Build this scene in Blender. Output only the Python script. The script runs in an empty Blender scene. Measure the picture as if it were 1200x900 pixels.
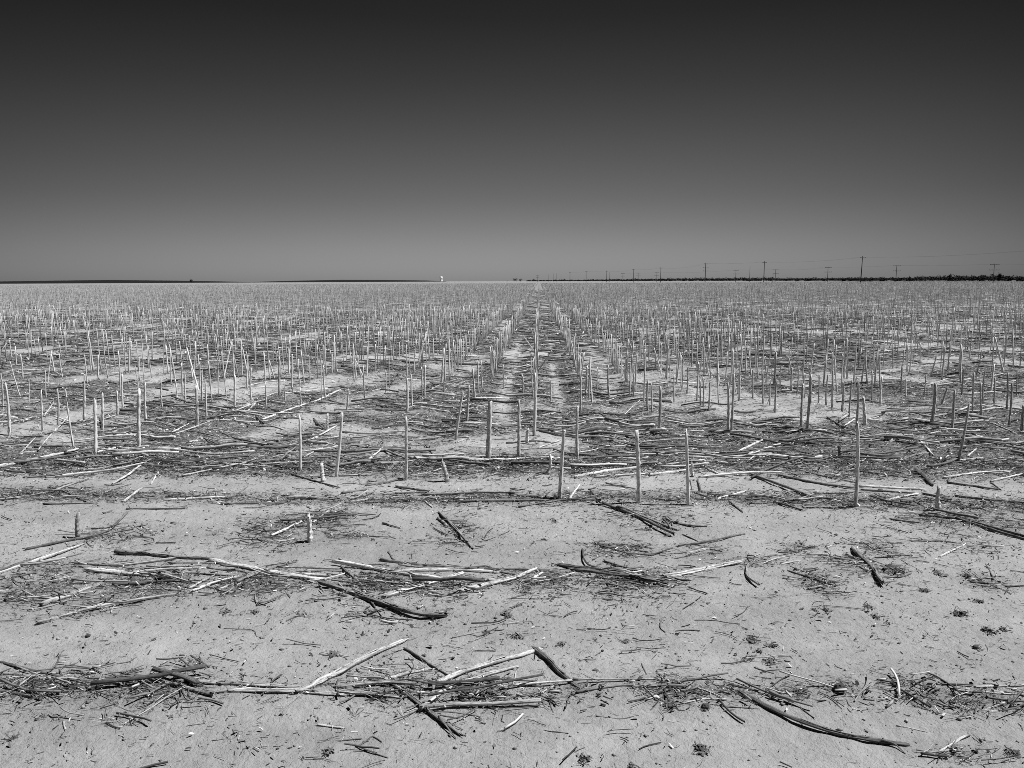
import bpy, math, random
import numpy as np
from mathutils import Vector, Matrix
R = math.radians
random.seed(7); rng = np.random.default_rng(11)
sc = bpy.context.scene
col = sc.collection

# ---------------------------------------------------------------- camera
F = 924.0                      # focal length in pixels of the 1200 px wide photograph
CAMH = 1.65
cam_d = bpy.data.cameras.new('camera'); cam = bpy.data.objects.new('camera', cam_d); col.objects.link(cam)
cam_d.sensor_width = 36; cam_d.lens = 36*F/1200; cam_d.clip_start = .05; cam_d.clip_end = 30000
PITCH, YAW, ROLL = R(7.45), R(2.0), R(-0.27)
CR = Matrix.Rotation(YAW, 3, 'Z') @ Matrix.Rotation(R(90)-PITCH, 3, 'X') @ Matrix.Rotation(ROLL, 3, 'Z')
cam.matrix_world = Matrix.Translation((0, 0, CAMH)) @ CR.to_4x4()
sc.camera = cam
CN = np.array(CR)

# ---------------------------------------------------------------- light
SUN_EL, SUN_AZ = R(58), R(82)           # azimuth clockwise from +Y
sun_d = bpy.data.lights.new('sun', 'SUN'); sun = bpy.data.objects.new('sun', sun_d); col.objects.link(sun)
sun_d.energy = 4.9; sun_d.angle = R(.53); sun_d.color = (1, 1, 1)
sv = Vector((math.sin(SUN_AZ)*math.cos(SUN_EL), math.cos(SUN_AZ)*math.cos(SUN_EL), math.sin(SUN_EL)))
sun.rotation_euler = sv.to_track_quat('Z', 'Y').to_euler()
w = bpy.data.worlds.new('World'); sc.world = w; w.use_nodes = True
nt = w.node_tree; nt.nodes.clear(); N = nt.nodes.new; L = nt.links.new
out = N('ShaderNodeOutputWorld'); bg = N('ShaderNodeBackground'); L(bg.outputs[0], out.inputs[0])
sky = N('ShaderNodeTexSky'); sky.sky_type = 'NISHITA'; sky.sun_disc = False
sky.sun_elevation = SUN_EL; sky.sun_rotation = SUN_AZ; sky.air_density = 1; sky.dust_density = .6
sep = N('ShaderNodeSeparateColor'); L(sky.outputs[0], sep.inputs[0])      # black and white film behind a red filter
tc = N('ShaderNodeTexCoord'); sx = N('ShaderNodeSeparateXYZ'); L(tc.outputs['Generated'], sx.inputs[0])
ramp = N('ShaderNodeValToRGB'); L(sx.outputs[2], ramp.inputs[0])
SKY_STOPS = [(0, .435), (.04, .39), (.10, .30), (.16, .245), (.23, .165), (.30, .100), (.36, .075), (1, .10)]
cr = ramp.color_ramp
for i, (p, v) in enumerate(SKY_STOPS):
    e = cr.elements[i] if i < 2 else cr.elements.new(p)
    e.position = p; e.color = (v, v, v, 1)
m1 = N('ShaderNodeMath'); m1.operation = 'MULTIPLY'; L(sep.outputs[0], m1.inputs[0]); L(ramp.outputs[0], m1.inputs[1])
dotn = N('ShaderNodeVectorMath'); dotn.operation = 'DOT_PRODUCT'; L(tc.outputs['Generated'], dotn.inputs[0]); dotn.inputs[1].default_value = (-.11, .994, 0)
mr = N('ShaderNodeMapRange'); L(dotn.outputs['Value'], mr.inputs[0])
mr.inputs['From Min'].default_value = .70; mr.inputs['From Max'].default_value = 1.; mr.inputs['To Min'].default_value = .2; mr.inputs['To Max'].default_value = 1
m2 = N('ShaderNodeMath'); m2.operation = 'MULTIPLY'; L(m1.outputs[0], m2.inputs[0]); L(mr.outputs[0], m2.inputs[1])
L(m2.outputs[0], bg.inputs[0]); bg.inputs[1].default_value = .094
sc.view_settings.view_transform = 'Standard'; sc.view_settings.look = 'None'
sc.view_settings.gamma = 1; sc.view_settings.exposure = 0.45; sc.cycles.use_denoising = False; sc.cycles.filter_width = .85; sc.view_settings.use_curve_mapping = False

# ---------------------------------------------------------------- helpers
def ray(px, py):
    d = CN @ np.array([(px-600)/F, -(py-450)/F, -1.0]); return d/np.linalg.norm(d)
def P(px, py):
    d = ray(px, py); t = CAMH/(-d[2]); return d[0]*t, d[1]*t
def at_dist(px, D, py=330.):
    """point at horizontal distance D towards column px, and the height seen there at row py"""
    d = ray(px, py); k = D/math.hypot(d[0], d[1]); return d[0]*k, d[1]*k, CAMH+d[2]*k

def vnoise(x, y, seed=0):
    x = np.asarray(x, float); y = np.asarray(y, float)
    xi = np.floor(x).astype(np.int64); yi = np.floor(y).astype(np.int64)
    fx = x-xi; fy = y-yi; fx = fx*fx*(3-2*fx); fy = fy*fy*(3-2*fy)
    def h(a, b):
        n = (a*374761393 + b*668265263 + seed*974711) & 0x7fffffff
        n = ((n ^ (n >> 13))*1274126177) & 0x7fffffff
        n = (n ^ (n >> 16))
        return (n & 0xffff)/65535.
    return (h(xi, yi)*(1-fx)+h(xi+1, yi)*fx)*(1-fy)+(h(xi, yi+1)*(1-fx)+h(xi+1, yi+1)*fx)*fy
def fbm(x, y, seed=0, o=4):
    s = 0; a = .5; t = 0
    for i in range(o):
        s = s+a*vnoise(x*2**i, y*2**i, seed+i*17); t += a; a *= .5
    return s/t

ROW0 = P(626, 500)[0]; ROWD = .735
WIND = [(P(600, 812)[1], .13), (P(600, 674)[1], .20), (P(600, 587)[1], .16)]   # the raked lines across the headland
def height(x, y):
    x = np.asarray(x, float); y = np.asarray(y, float)
    near = np.clip((60-y)/40, 0, 1)
    z = (fbm(x*.55, y*.9, 3)-.5)*.07 + (fbm(x*2.3+5, y*2.9, 5)-.5)*.030
    z = z+(fbm(x*11, y*11, 9, 3)-.5)*.012*np.clip((16-y)/8, 0, 1)
    for wy, ws in WIND[:2]: z = z+.018*np.exp(-((y-wy-.05*np.sin(x*.9))/ws)**2)
    tr = .5+.5*np.cos((y-4.15)*2*np.pi/.62+.25*np.sin(x*.8))
    z = z-.016*tr**2*np.exp(-((y-4.1)/.55)**2)
    z = z+(fbm(x*.16+2, y*2.2, 15, 3)-.5)*.075*np.exp(-((y-4.4)/2.2)**2)
    fld = np.clip((y-6.5)/2, 0, 1)
    z = z+fld*.022*np.cos((x-ROW0)*2*np.pi/ROWD)
    return z*near
def height1(x, y): return float(height(np.array([x]), np.array([y]))[0])

# trash (fine litter) cover: 0 bare soil .. 1 covered
def seg_d(x, y, pts):
    best = np.full(np.shape(x), 1e9)
    for (ax, ay), (bx, by) in zip(pts[:-1], pts[1:]):
        dx, dy = bx-ax, by-ay; t = np.clip(((x-ax)*dx+(y-ay)*dy)/(dx*dx+dy*dy), 0, 1)
        best = np.minimum(best, np.hypot(x-ax-t*dx, y-ay-t*dy))
    return best
BARE = [([P(*p) for p in [(-40, 508), (40, 500), (120, 480), (190, 466), (260, 448), (330, 432), (430, 415)]], .40),
        ([P(*p) for p in [(295, 512), (360, 491), (415, 470), (470, 455), (540, 435), (600, 415)]], .38),
        ([P(*p) for p in [(590, 500), (588, 470), (600, 430), (612, 390)]], .14),
        ([P(*p) for p in [(655, 470), (648, 430), (645, 400)]], .12),
        ([P(*p) for p in [(720, 462), (702, 430), (690, 405)]], .15),
        ([P(*p) for p in [(860, 488), (950, 488), (1040, 485)]], .30),
        ([P(*p) for p in [(900, 450), (1000, 440), (1110, 448)]], .35),
        ([P(*p) for p in [(1050, 435), (1120, 418), (1200, 425)]], .5)]
# blobs of litter on the headland: px, py, half-width px, half-height px, strength
BLOBS = [(60, 812, 110, 18, .9), (175, 815, 90, 20, .95), (300, 815, 80, 9, .5), (455, 808, 75, 26, .85), (560, 818, 70, 20, .95), (650, 815, 60, 14, .7),
    (790, 815, 60, 18, .9), (835, 815, 60, 12, .8), (925, 814, 50, 12, .7), (985, 815, 40, 14, .7), (1060, 808, 45, 16, .6), (1080, 820, 40, 14, .8), (1150, 825, 70, 14, .8),
    (1120, 880, 40, 14, .6), (60, 690, 90, 30, .55), (60, 665, 60, 14, .5), (170, 685, 80, 24, .8), (290, 685, 60, 18, .9), (330, 692, 40, 12, .8), (440, 690, 60, 20, .9), (520, 690, 60, 14, .8), (540, 700, 30, 14, .5),
    (640, 680, 55, 18, .8), (735, 686, 60, 20, .8), (820, 640, 40, 12, .3), (935, 640, 30, 8, .5), (960, 690, 30, 16, .7), (985, 660, 40, 10, .5), (885, 660, 40, 10, .4), (1010, 672, 40, 14, .5),
    (330, 620, 60, 18, .6), (385, 608, 30, 16, .9), (400, 625, 40, 8, .5), (140, 625, 40, 12, .5), (540, 620, 30, 16, .5), (730, 640, 45, 8, .6), (755, 605, 60, 14, .5), (1025, 640, 30, 12, .6), (1120, 608, 60, 12, .7),
    (1180, 612, 40, 16, .5), (1045, 675, 18, 8, .7), (1160, 688, 30, 8, .6), (1140, 640, 40, 14, .3), (340, 725, 70, 7, .3), (430, 725, 30, 10, .4), (500, 722, 26, 8, .4), (220, 790, 26, 10, .6), (130, 848, 30, 8, .5),
    (80, 848, 26, 8, .3), (290, 868, 40, 12, .3), (10, 725, 40, 8, .3), (100, 720, 40, 10, .5), (885, 750, 14, 8, .5)]
BW = []
for bx_, by_, hw, hh, st in BLOBS:
    x0, y0 = P(bx_, by_); x1, _ = P(bx_+hw, by_); _, ya = P(bx_, by_-hh); _, yb = P(bx_, by_+hh)
    BW.append((x0, y0, abs(x1-x0), abs(ya-yb)/2, st))
def trash(x, y):
    x = np.asarray(x, float); y = np.asarray(y, float)
    t = np.zeros(np.shape(x))
    for x0, y0, a, b, st in BW:
        q = ((x-x0)/a)**2+((y-y0)/b)**2
        t = np.maximum(t, st*np.exp(-q*1.1))
    t = np.maximum(t, .85*np.exp(-((y-WIND[2][0]-.06*np.sin(x*1.3))/.17)**2)*(.55+.6*fbm(x*1.2, y*.5, 44)))
    n = fbm(x*.55+3, y*.75, 21, 4)
    f = np.clip((n-.40)*5+.38, 0.12, 1)
    f = np.maximum(f, .95*np.exp(-((y-7.0-.15*np.sin(x*.7))/.42)**2))
    rowt = np.exp(-(((x-ROW0+ROWD/2) % ROWD - ROWD/2)/.13)**2)
    f = np.maximum(f, rowt*.6*np.clip(n*1.8-.1, 0, 1))
    for pts, wd in BARE:
        dd = seg_d(x, y, pts); f = f*(1-.80*np.exp(-(dd/(wd*.8))**2.5))
    k = np.clip((y-6.35)/.5, 0, 1)
    t = np.maximum(t, f*k)
    return np.clip(t, 0, 1)

def add_attr(me, name, vals):
    a = me.attributes.new(name, 'FLOAT', 'POINT'); a.data.foreach_set('value', np.asarray(vals, np.float32))
def np_mesh(name, V, faces_list, tone=None, along=None):
    """faces_list: list of int arrays [n, k]"""
    me = bpy.data.meshes.new(name)
    me.vertices.add(len(V)); me.vertices.foreach_set('co', np.asarray(V, np.float32).ravel())
    nl = sum(f.size for f in faces_list); npz = sum(len(f) for f in faces_list)
    me.loops.add(nl); me.loops.foreach_set('vertex_index', np.concatenate([f.ravel() for f in faces_list]).astype(np.int32))
    me.polygons.add(npz)
    st = []; o = 0
    for f in faces_list:
        st.append(o+np.arange(len(f))*f.shape[1]); o += f.size
    me.polygons.foreach_set('loop_start', np.concatenate(st).astype(np.int32))
    me.update(calc_edges=True)
    me.polygons.foreach_set('use_smooth', np.ones(npz, bool))
    if tone is not None: add_attr(me, 'tone', tone)
    if along is not None:
        a = me.attributes.new('fib', 'FLOAT_VECTOR', 'POINT'); a.data.foreach_set('vector', np.asarray(along, np.float32).ravel())
    me.validate()
    return me

def tube_arrays(C, rad, K=8, ridge=.0, jag=0., caps=True, seed=None, flat=1.):
    """C [n,S,3] centre lines, rad [n,S]; returns verts, faces, fibre coordinates"""
    g = rng if seed is None else np.random.default_rng(seed)
    C = np.asarray(C, float); rad = np.asarray(rad, float); n, S, _ = C.shape
    T = np.gradient(C, axis=1); T /= np.linalg.norm(T, axis=2, keepdims=True)+1e-9
    up = np.zeros_like(T); up[..., 2] = 1
    vert = np.abs(T[..., 2]).mean(axis=1) > .8
    up[vert] = (0, 1, 0)
    A = np.cross(T, up); A /= np.linalg.norm(A, axis=2, keepdims=True)+1e-9
    B = np.cross(A, T)
    th = np.arange(K)*2*np.pi/K
    ph = g.uniform(0, 2*np.pi, n)
    ang = th[None, None, :]+ph[:, None, None]
    rr = rad[:, :, None]*(1+ridge*g.normal(size=(n, 1, K)))*(1+.35*ridge*g.normal(size=(n, S, K)))
    V = C[:, :, None, :]+A[:, :, None, :]*(np.cos(ang)*rr)[..., None]+B[:, :, None, :]*(np.sin(ang)*rr*flat)[..., None]
    if jag:
        j = np.abs(g.normal(size=(n, 2, K)))*jag
        V[:, 0] -= T[:, 0, None, :]*j[:, 0, :, None]; V[:, -1] += T[:, -1, None, :]*j[:, 1, :, None]
    if caps:   # a recessed ring inside each broken end
        for e, s in ((0, 1), (-1, -1)):
            pass
    idx = np.arange(n*S*K).reshape(n, S, K)
    a = idx[:, :-1, :]; b = np.roll(a, -1, axis=2); d = idx[:, 1:, :]; c = np.roll(d, -1, axis=2)
    F4 = np.stack([a, b, c, d], -1).reshape(-1, 4)
    faces = [F4]
    if caps:
        faces.append(idx[:, 0, ::-1].reshape(n, K)); faces.append(idx[:, -1, :].reshape(n, K))
    ln = np.concatenate([np.zeros((n, 1)), np.cumsum(np.linalg.norm(np.diff(C, axis=1), axis=2), axis=1)], 1)
    fib = np.zeros((n, S, K, 3)); off = g.uniform(0, 50, n)
    fib[..., 0] = np.cos(ang); fib[..., 1] = np.sin(ang)
    fib[..., 2] = ln[:, :, None]+off[:, None, None]
    fib[..., 0] += off[:, None, None]
    return V.reshape(-1, 3), faces, fib.reshape(-1, 3)

# ---------------------------------------------------------------- materials
def mat(name):
    m = bpy.data.materials.new(name); m.use_nodes = True; t = m.node_tree; b = t.nodes['Principled BSDF']
    b.inputs['Roughness'].default_value = .9
    b.inputs['Specular IOR Level'].default_value = .2
    return m, t, b
def math_n(t, op, a=None, b=None, clamp=False):
    n = t.nodes.new('ShaderNodeMath'); n.operation = op; n.use_clamp = clamp
    for i, v in enumerate((a, b)):
        if v is None: continue
        if isinstance(v, (int, float)): n.inputs[i].default_value = v
        else: t.links.new(v, n.inputs[i])
    return n.outputs[0]
def noise_n(t, vec, scale, detail=4, rough=.6):
    n = t.nodes.new('ShaderNodeTexNoise'); n.inputs['Scale'].default_value = scale
    n.inputs['Detail'].default_value = detail; n.inputs['Roughness'].default_value = rough
    t.links.new(vec, n.inputs['Vector']); return n.outputs[0]
def range_n(t, v, a, b, c, d):
    n = t.nodes.new('ShaderNodeMapRange'); t.links.new(v, n.inputs[0])
    for i, k in enumerate((a, b, c, d)): n.inputs[i+1].default_value = k
    return n.outputs[0]

# stalk: weathered stem skin, fibre streaks along it, mould specks; brightness from its own 'tone'
def stalk_material(name, fibre=True, gain=1.):
    m, t, b = mat(name)
    at = t.nodes.new('ShaderNodeAttribute'); at.attribute_name = 'tone'
    tone = at.outputs['Fac']
    if fibre:
        fa = t.nodes.new('ShaderNodeAttribute'); fa.attribute_name = 'fib'
        mp = t.nodes.new('ShaderNodeMapping'); mp.inputs['Scale'].default_value = (1.6, 1.6, 5); t.links.new(fa.outputs['Vector'], mp.inputs[0])
        st = noise_n(t, mp.outputs[0], 2.2, 6, .75)
        mp2 = t.nodes.new('ShaderNodeMapping'); mp2.inputs['Scale'].default_value = (1, 1, 30); t.links.new(fa.outputs['Vector'], mp2.inputs[0])
        sp = noise_n(t, mp2.outputs[0], 1.5, 3, .6)
        k = range_n(t, st, .38, .62, .30, 1.45)
        k2 = range_n(t, sp, .30, .46, .35, 1.)
        k = math_n(t, 'MULTIPLY', k, k2)
        v = math_n(t, 'MULTIPLY', tone, k)
        bp = t.nodes.new('ShaderNodeBump'); bp.inputs['Strength'].default_value = 1.; bp.inputs['Distance'].default_value = .005
        t.links.new(st, bp.inputs['Height']); t.links.new(bp.outputs[0], b.inputs['Normal'])
    else:
        v = math_n(t, 'MULTIPLY', tone, gain)
    v = math_n(t, 'MINIMUM', v, .82)
    cc = t.nodes.new('ShaderNodeCombineColor')
    for i in range(3): t.links.new(v, cc.inputs[i])
    t.links.new(cc.outputs[0], b.inputs['Base Color'])
    return m
M_stalk = stalk_material('weathered_stalk'); M_litter = stalk_material('dry_litter', False)
def plain(name, v, rough=.9, nscale=None, lo=.8, hi=1.2):
    m, t, b = mat(name); b.inputs['Base Color'].default_value = (v, v, v, 1); b.inputs['Roughness'].default_value = rough
    if nscale:
        tc = t.nodes.new('ShaderNodeTexCoord'); n = noise_n(t, tc.outputs['Object'], nscale)
        k = math_n(t, 'MULTIPLY', range_n(t, n, .3, .7, lo, hi), v)
        cc = t.nodes.new('ShaderNodeCombineColor')
        for i in range(3): t.links.new(k, cc.inputs[i])
        t.links.new(cc.outputs[0], b.inputs['Base Color'])
    return m
M_pole = plain('creosoted_wood', .035, .8, 3, .7, 1.4); M_leaf = plain('dark_scrub_leaves', .018, .8, 1.5, .5, 1.6)
M_hill = plain('wooded_hill', .006, .95, .02, .6, 1.4); M_white = plain('white_paint', .85, .6, .3, .92, 1.04)
M_ins = plain('insulator_glass', .2, .3); M_wire = plain('wire', .08, .5); M_bank = plain('dry_bank_grass', .10, .95, .4, .5, 1.5)
M_bark = plain('bark', .03)

# ground
def ground_material():
    m, t, b = mat('dry_silty_soil'); b.inputs['Roughness'].default_value = .95; b.inputs['Specular IOR Level'].default_value = .1
    tc = t.nodes.new('ShaderNodeTexCoord'); o = tc.outputs['Object']
    at = t.nodes.new('ShaderNodeAttribute'); at.attribute_name = 'trash'; tr = at.outputs['Fac']
    mpf = t.nodes.new('ShaderNodeMapping'); mpf.inputs['Scale'].default_value = (1, 3.4, 1); t.links.new(o, mpf.inputs[0])
    big = noise_n(t, mpf.outputs[0], .35, 5, .6); mid = noise_n(t, o, 3.1, 6, .65); fine = noise_n(t, o, 46, 5, .7)
    v = math_n(t, 'MULTIPLY', range_n(t, big, .32, .68, .82, 1.12), range_n(t, mid, .3, .7, .85, 1.10))
    v = math_n(t, 'MULTIPLY', v, range_n(t, fine, .3, .7, .88, 1.10))
    sepx = t.nodes.new('ShaderNodeSeparateXYZ'); t.links.new(o, sepx.inputs[0])
    base = range_n(t, sepx.outputs[1], 5, 8.5, .308, .385)
    v = math_n(t, 'MULTIPLY', v, base)
    # specks of trodden-in litter
    mps = t.nodes.new('ShaderNodeMapping'); mps.inputs['Scale'].default_value = (1, 1.6, 1); mps.inputs['Rotation'].default_value = (0, 0, .5); t.links.new(o, mps.inputs[0])
    s1 = noise_n(t, mps.outputs[0], 60, 3, .7)
    thr = range_n(t, tr, 0, 1, .27, .50)
    sp = math_n(t, 'SUBTRACT', s1, thr)
    sp = range_n(t, sp, 0, .05, .35, 1.)
    v = math_n(t, 'MULTIPLY', v, sp)
    s2 = noise_n(t, o, 9, 4, .7)
    cov = math_n(t, 'MULTIPLY', tr, range_n(t, s2, .3, .65, .12, .45))
    v = math_n(t, 'MULTIPLY', v, math_n(t, 'SUBTRACT', 1.0, cov))
    cc = t.nodes.new('ShaderNodeCombineColor')
    for i in range(3): t.links.new(v, cc.inputs[i])
    t.links.new(cc.outputs[0], b.inputs['Base Color'])
    # relief: grains, crumbs, a cracked crust
    vo = t.nodes.new('ShaderNodeTexVoronoi'); vo.feature = 'DISTANCE_TO_EDGE'; vo.inputs['Scale'].default_value = 11
    wv = t.nodes.new('ShaderNodeVectorMath'); wv.operation = 'ADD'
    nz = t.nodes.new('ShaderNodeTexNoise'); nz.inputs['Scale'].default_value = 14; t.links.new(o, nz.inputs['Vector'])
    sc_ = t.nodes.new('ShaderNodeVectorMath'); sc_.operation = 'SCALE'; sc_.inputs['Scale'].default_value = .09; t.links.new(nz.outputs[1], sc_.inputs[0])
    t.links.new(o, wv.inputs[0]); t.links.new(sc_.outputs[0], wv.inputs[1]); t.links.new(wv.outputs[0], vo.inputs['Vector'])
    crack = range_n(t, vo.outputs['Distance'], 0, .035, 0, 1)
    g1 = noise_n(t, o, 85, 6, .75); g2 = noise_n(t, o, 22, 5, .7)
    hsum = math_n(t, 'ADD', math_n(t, 'MULTIPLY', g1, .40), math_n(t, 'MULTIPLY', g2, 1.5))
    hsum = math_n(t, 'ADD', hsum, math_n(t, 'MULTIPLY', crack, .10))
    bp = t.nodes.new('ShaderNodeBump'); bp.inputs['Strength'].default_value = .9; bp.inputs['Distance'].default_value = .013
    t.links.new(hsum, bp.inputs['Height']); t.links.new(bp.outputs[0], b.inputs['Normal'])
    return m
def graded(start, end, d0, k):
    a = [start]; 
    while a[-1] < end: a.append(a[-1]+max(d0, k*abs(a[-1])))
    return a
xp = graded(0, 9000, .016, .0); 
def grade_x():
    a = [0.]
    while a[-1] < 9000:
        x = a[-1]; a.append(x+(.018 if x < 3.2 else .018+(x-3.2)*.055))
    return np.array([-v for v in a[:0:-1]]+a)
def grade_y():
    a = [2.0]
    while a[-1] < 9000:
        y = a[-1]; a.append(y+(.016 if y < 6.5 else .016+(y-6.5)*.02+ (0 if y < 60 else (y-60)*.05)))
    b = [2.0]
    while b[-1] > -300: b.append(b[-1]-(.1+(2-b[-1])*.25))
    return np.array(b[:0:-1]+a)
gx, gy = grade_x(), grade_y()
X, Y = np.meshgrid(gx, gy)
Z = height(X, Y)
nx, ny = len(gx), len(gy)
idx = np.arange(nx*ny).reshape(ny, nx)
fq = np.stack([idx[:-1, :-1], idx[:-1, 1:], idx[1:, 1:], idx[1:, :-1]], -1).reshape(-1, 4)
gm = np_mesh('ground', np.stack([X, Y, Z], -1).reshape(-1, 3), [fq])
TR = trash(X, Y); far = np.clip((Y-30)/40, 0, 1); TR = TR*(1-far)+.72*far
add_attr(gm, 'trash', TR.ravel())
ground = bpy.data.objects.new('ground', gm); col.objects.link(ground); gm.materials.append(ground_material()); ground['kind'] = 'structure'

def link(name, me, m, parent=None, label=None, cat=None, group=None, kind=None):
    o = bpy.data.objects.new(name, me); col.objects.link(o)
    if me is not None and m is not None and not me.materials: me.materials.append(m)
    if parent: o.parent = parent
    tag(o, label, cat, group, kind)
    return o
def tag(o, label=None, cat=None, group=None, kind=None):
    for k, v in (('label', label), ('category', cat), ('group', group), ('kind', kind)):
        if v: o[k] = v
ORD = ['nearest', 'second', 'third', 'fourth', 'fifth', 'sixth', 'seventh', 'eighth', 'ninth', 'tenth', 'eleventh', 'twelfth', 'thirteenth', 'fourteenth',
       'fifteenth', 'sixteenth', 'seventeenth', 'eighteenth', 'nineteenth', 'twentieth']
def ordn(i):
    if i < 20: return 'first' if i == 0 else ORD[i]
    tens = {2: 'twenty', 3: 'thirty', 4: 'forty', 5: 'fifty', 6: 'sixty', 7: 'seventy', 8: 'eighty', 9: 'ninety'}
    q, r = divmod(i+1, 10)
    if r == 0: return tens[q][:-1]+'ieth'
    return tens[q]+'-'+['', 'first', 'second', 'third', 'fourth', 'fifth', 'sixth', 'seventh', 'eighth', 'ninth'][r]

# ---------------------------------------------------------------- fallen stalks, read from the photograph: points..., radius mm, tone
S = {}
# nearest raked line (about 3.3 m away)
S['near'] = [
 ([(355, 817), (395, 795), (430, 775), (471, 754)], 17, .34, 'thick weathered stalk slanting up rightward from the nearest raked line left of centre'),
 ([(474, 763), (490, 772), (508, 786), (526, 796)], 8, .10, 'thin dark curved stick touching the top end of the thick slanting stalk'),
 ([(451, 772), (474, 763)], 6, .22, 'short broken piece just under the top end of the thick slanting stalk'),
 ([(447, 802), (468, 792), (490, 786)], 6, .16, 'thin dark stick above the short pale stalk in the middle of the nearest pile'),
 ([(450, 804), (475, 795), (503, 790)], 11, .50, 'short pale stalk in the middle of the nearest pile'),
 ([(512, 808), (545, 792), (590, 778), (632, 765)], 14, .42, 'long pale stalk forming the left slope of the peak in the nearest pile'),
 ([(497, 834), (525, 813), (560, 800), (603, 786)], 11, .40, 'pale stalk lying parallel below the long one on the left slope of the peak'),
 ([(630, 768), (645, 780), (660, 797), (680, 813)], 10, .13, 'dark crooked stalk forming the right slope of the peak in the nearest pile'),
 ([(456, 806), (480, 822), (505, 840), (536, 860)], 11, .14, 'dark frayed stalk slanting down to the right out of the front of the nearest pile'),
 ([(275, 818), (330, 817), (400, 820)], 11, .42, 'pale stalk lying flat left of the thick slanting stalk, lower of two'),
 ([(222, 809), (290, 811), (352, 812)], 10, .28, 'grey stalk lying flat left of the thick slanting stalk, upper of two'),
 ([(398, 812), (440, 809), (482, 812)], 11, .24, 'grey stalk lying flat under the middle of the nearest pile'),
 ([(400, 819), (462, 822)], 9, .30, None),
 ([(602, 808), (640, 807), (675, 806)], 8, .6, 'white thin stalk lying flat under the peak of the nearest pile'),
 ([(675, 806), (720, 806), (768, 804)], 7, .30, None),
 ([(680, 817), (710, 812), (745, 811), (800, 813)], 8, .20, None),
 ([(874, 817), (900, 832), (940, 847), (975, 858), (1015, 865), (1060, 869)], 11.5, .11, 'long dark bowed stalk on bare soil at lower right with a forked end'),
 ([(0, 783), (45, 796), (100, 811)], 7, .10, None), ([(-10, 795), (30, 800), (62, 809)], 8, .30, None), ([(-10, 817), (20, 821), (46, 827)], 8, .10, None),
 ([(0, 803), (48, 803)], 5, .4, None), ([(20, 790), (55, 806)], 5, .3, None),
 ([(145, 799), (190, 809), (245, 823)], 9, .16, None), ([(85, 799), (112, 799)], 5, .10, None),
 ([(800, 827), (822, 823), (846, 823)], 6, .5, None), ([(1040, 829), (1055, 821), (1076, 817)], 8, .25, None),
 ([(1120, 816), (1160, 820), (1204, 822)], 6, .55, None), ([(1145, 814), (1205, 812)], 7, .42, None), ([(1133, 820), (1170, 825), (1204, 828)], 7, .12, None),
 ([(1102, 877), (1131, 858)], 7, .62, 'short white straight stick slanting up at the bottom right'),
 ([(374, 851), (402, 854)], 6, .55, 'short white chip of stalk alone on bare soil below the thick slanting stalk'),
 ([(533, 749), (560, 742), (588, 738)], 6, .22, 'thin grey stick alone on bare soil above the nearest pile'),
 ([(602, 806), (606, 786)], 5, .38, None), ([(642, 820), (648, 835)], 4, .08, None), ([(225, 777), (245, 790)], 5, .12, None),
 ([(830, 827), (858, 829), (888, 831)], 4, .2, None), ([(920, 823), (938, 829), (953, 839)], 4, .10, None), ([(510, 836), (535, 837), (562, 842)], 4, .14, None),
 ([(517, 840), (535, 843)], 4, .12, None), ([(1052, 848), (1085, 853)], 4, .45, None), ([(856, 807), (886, 812)], 6, .12, None), ([(640, 858), (665, 861)], 3, .1, None),
 ([(418, 873), (430, 867), (436, 861), (446, 868)], 4, .10, None), ([(418, 873), (452, 888)], 4, .10, None), ([(80, 798), (83, 790), (96, 781)], 3, .12, None),
 ([(265, 742), (300, 742), (300, 752), (311, 748)], 3, .08, None), ([(140, 789), (152, 787), (160, 782)], 4, .12, None), ([(62, 844), (78, 846)], 5, .12, None), ([(75, 850), (77, 858)], 5, .4, None),
 ([(700, 840), (727, 843), (742, 839)], 3, .14, None), ([(752, 781), (757, 797)], 4, .12, None), ([(770, 794), (775, 803)], 5, .12, None), ([(380, 771), (400, 770)], 5, .1, None)]
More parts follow.
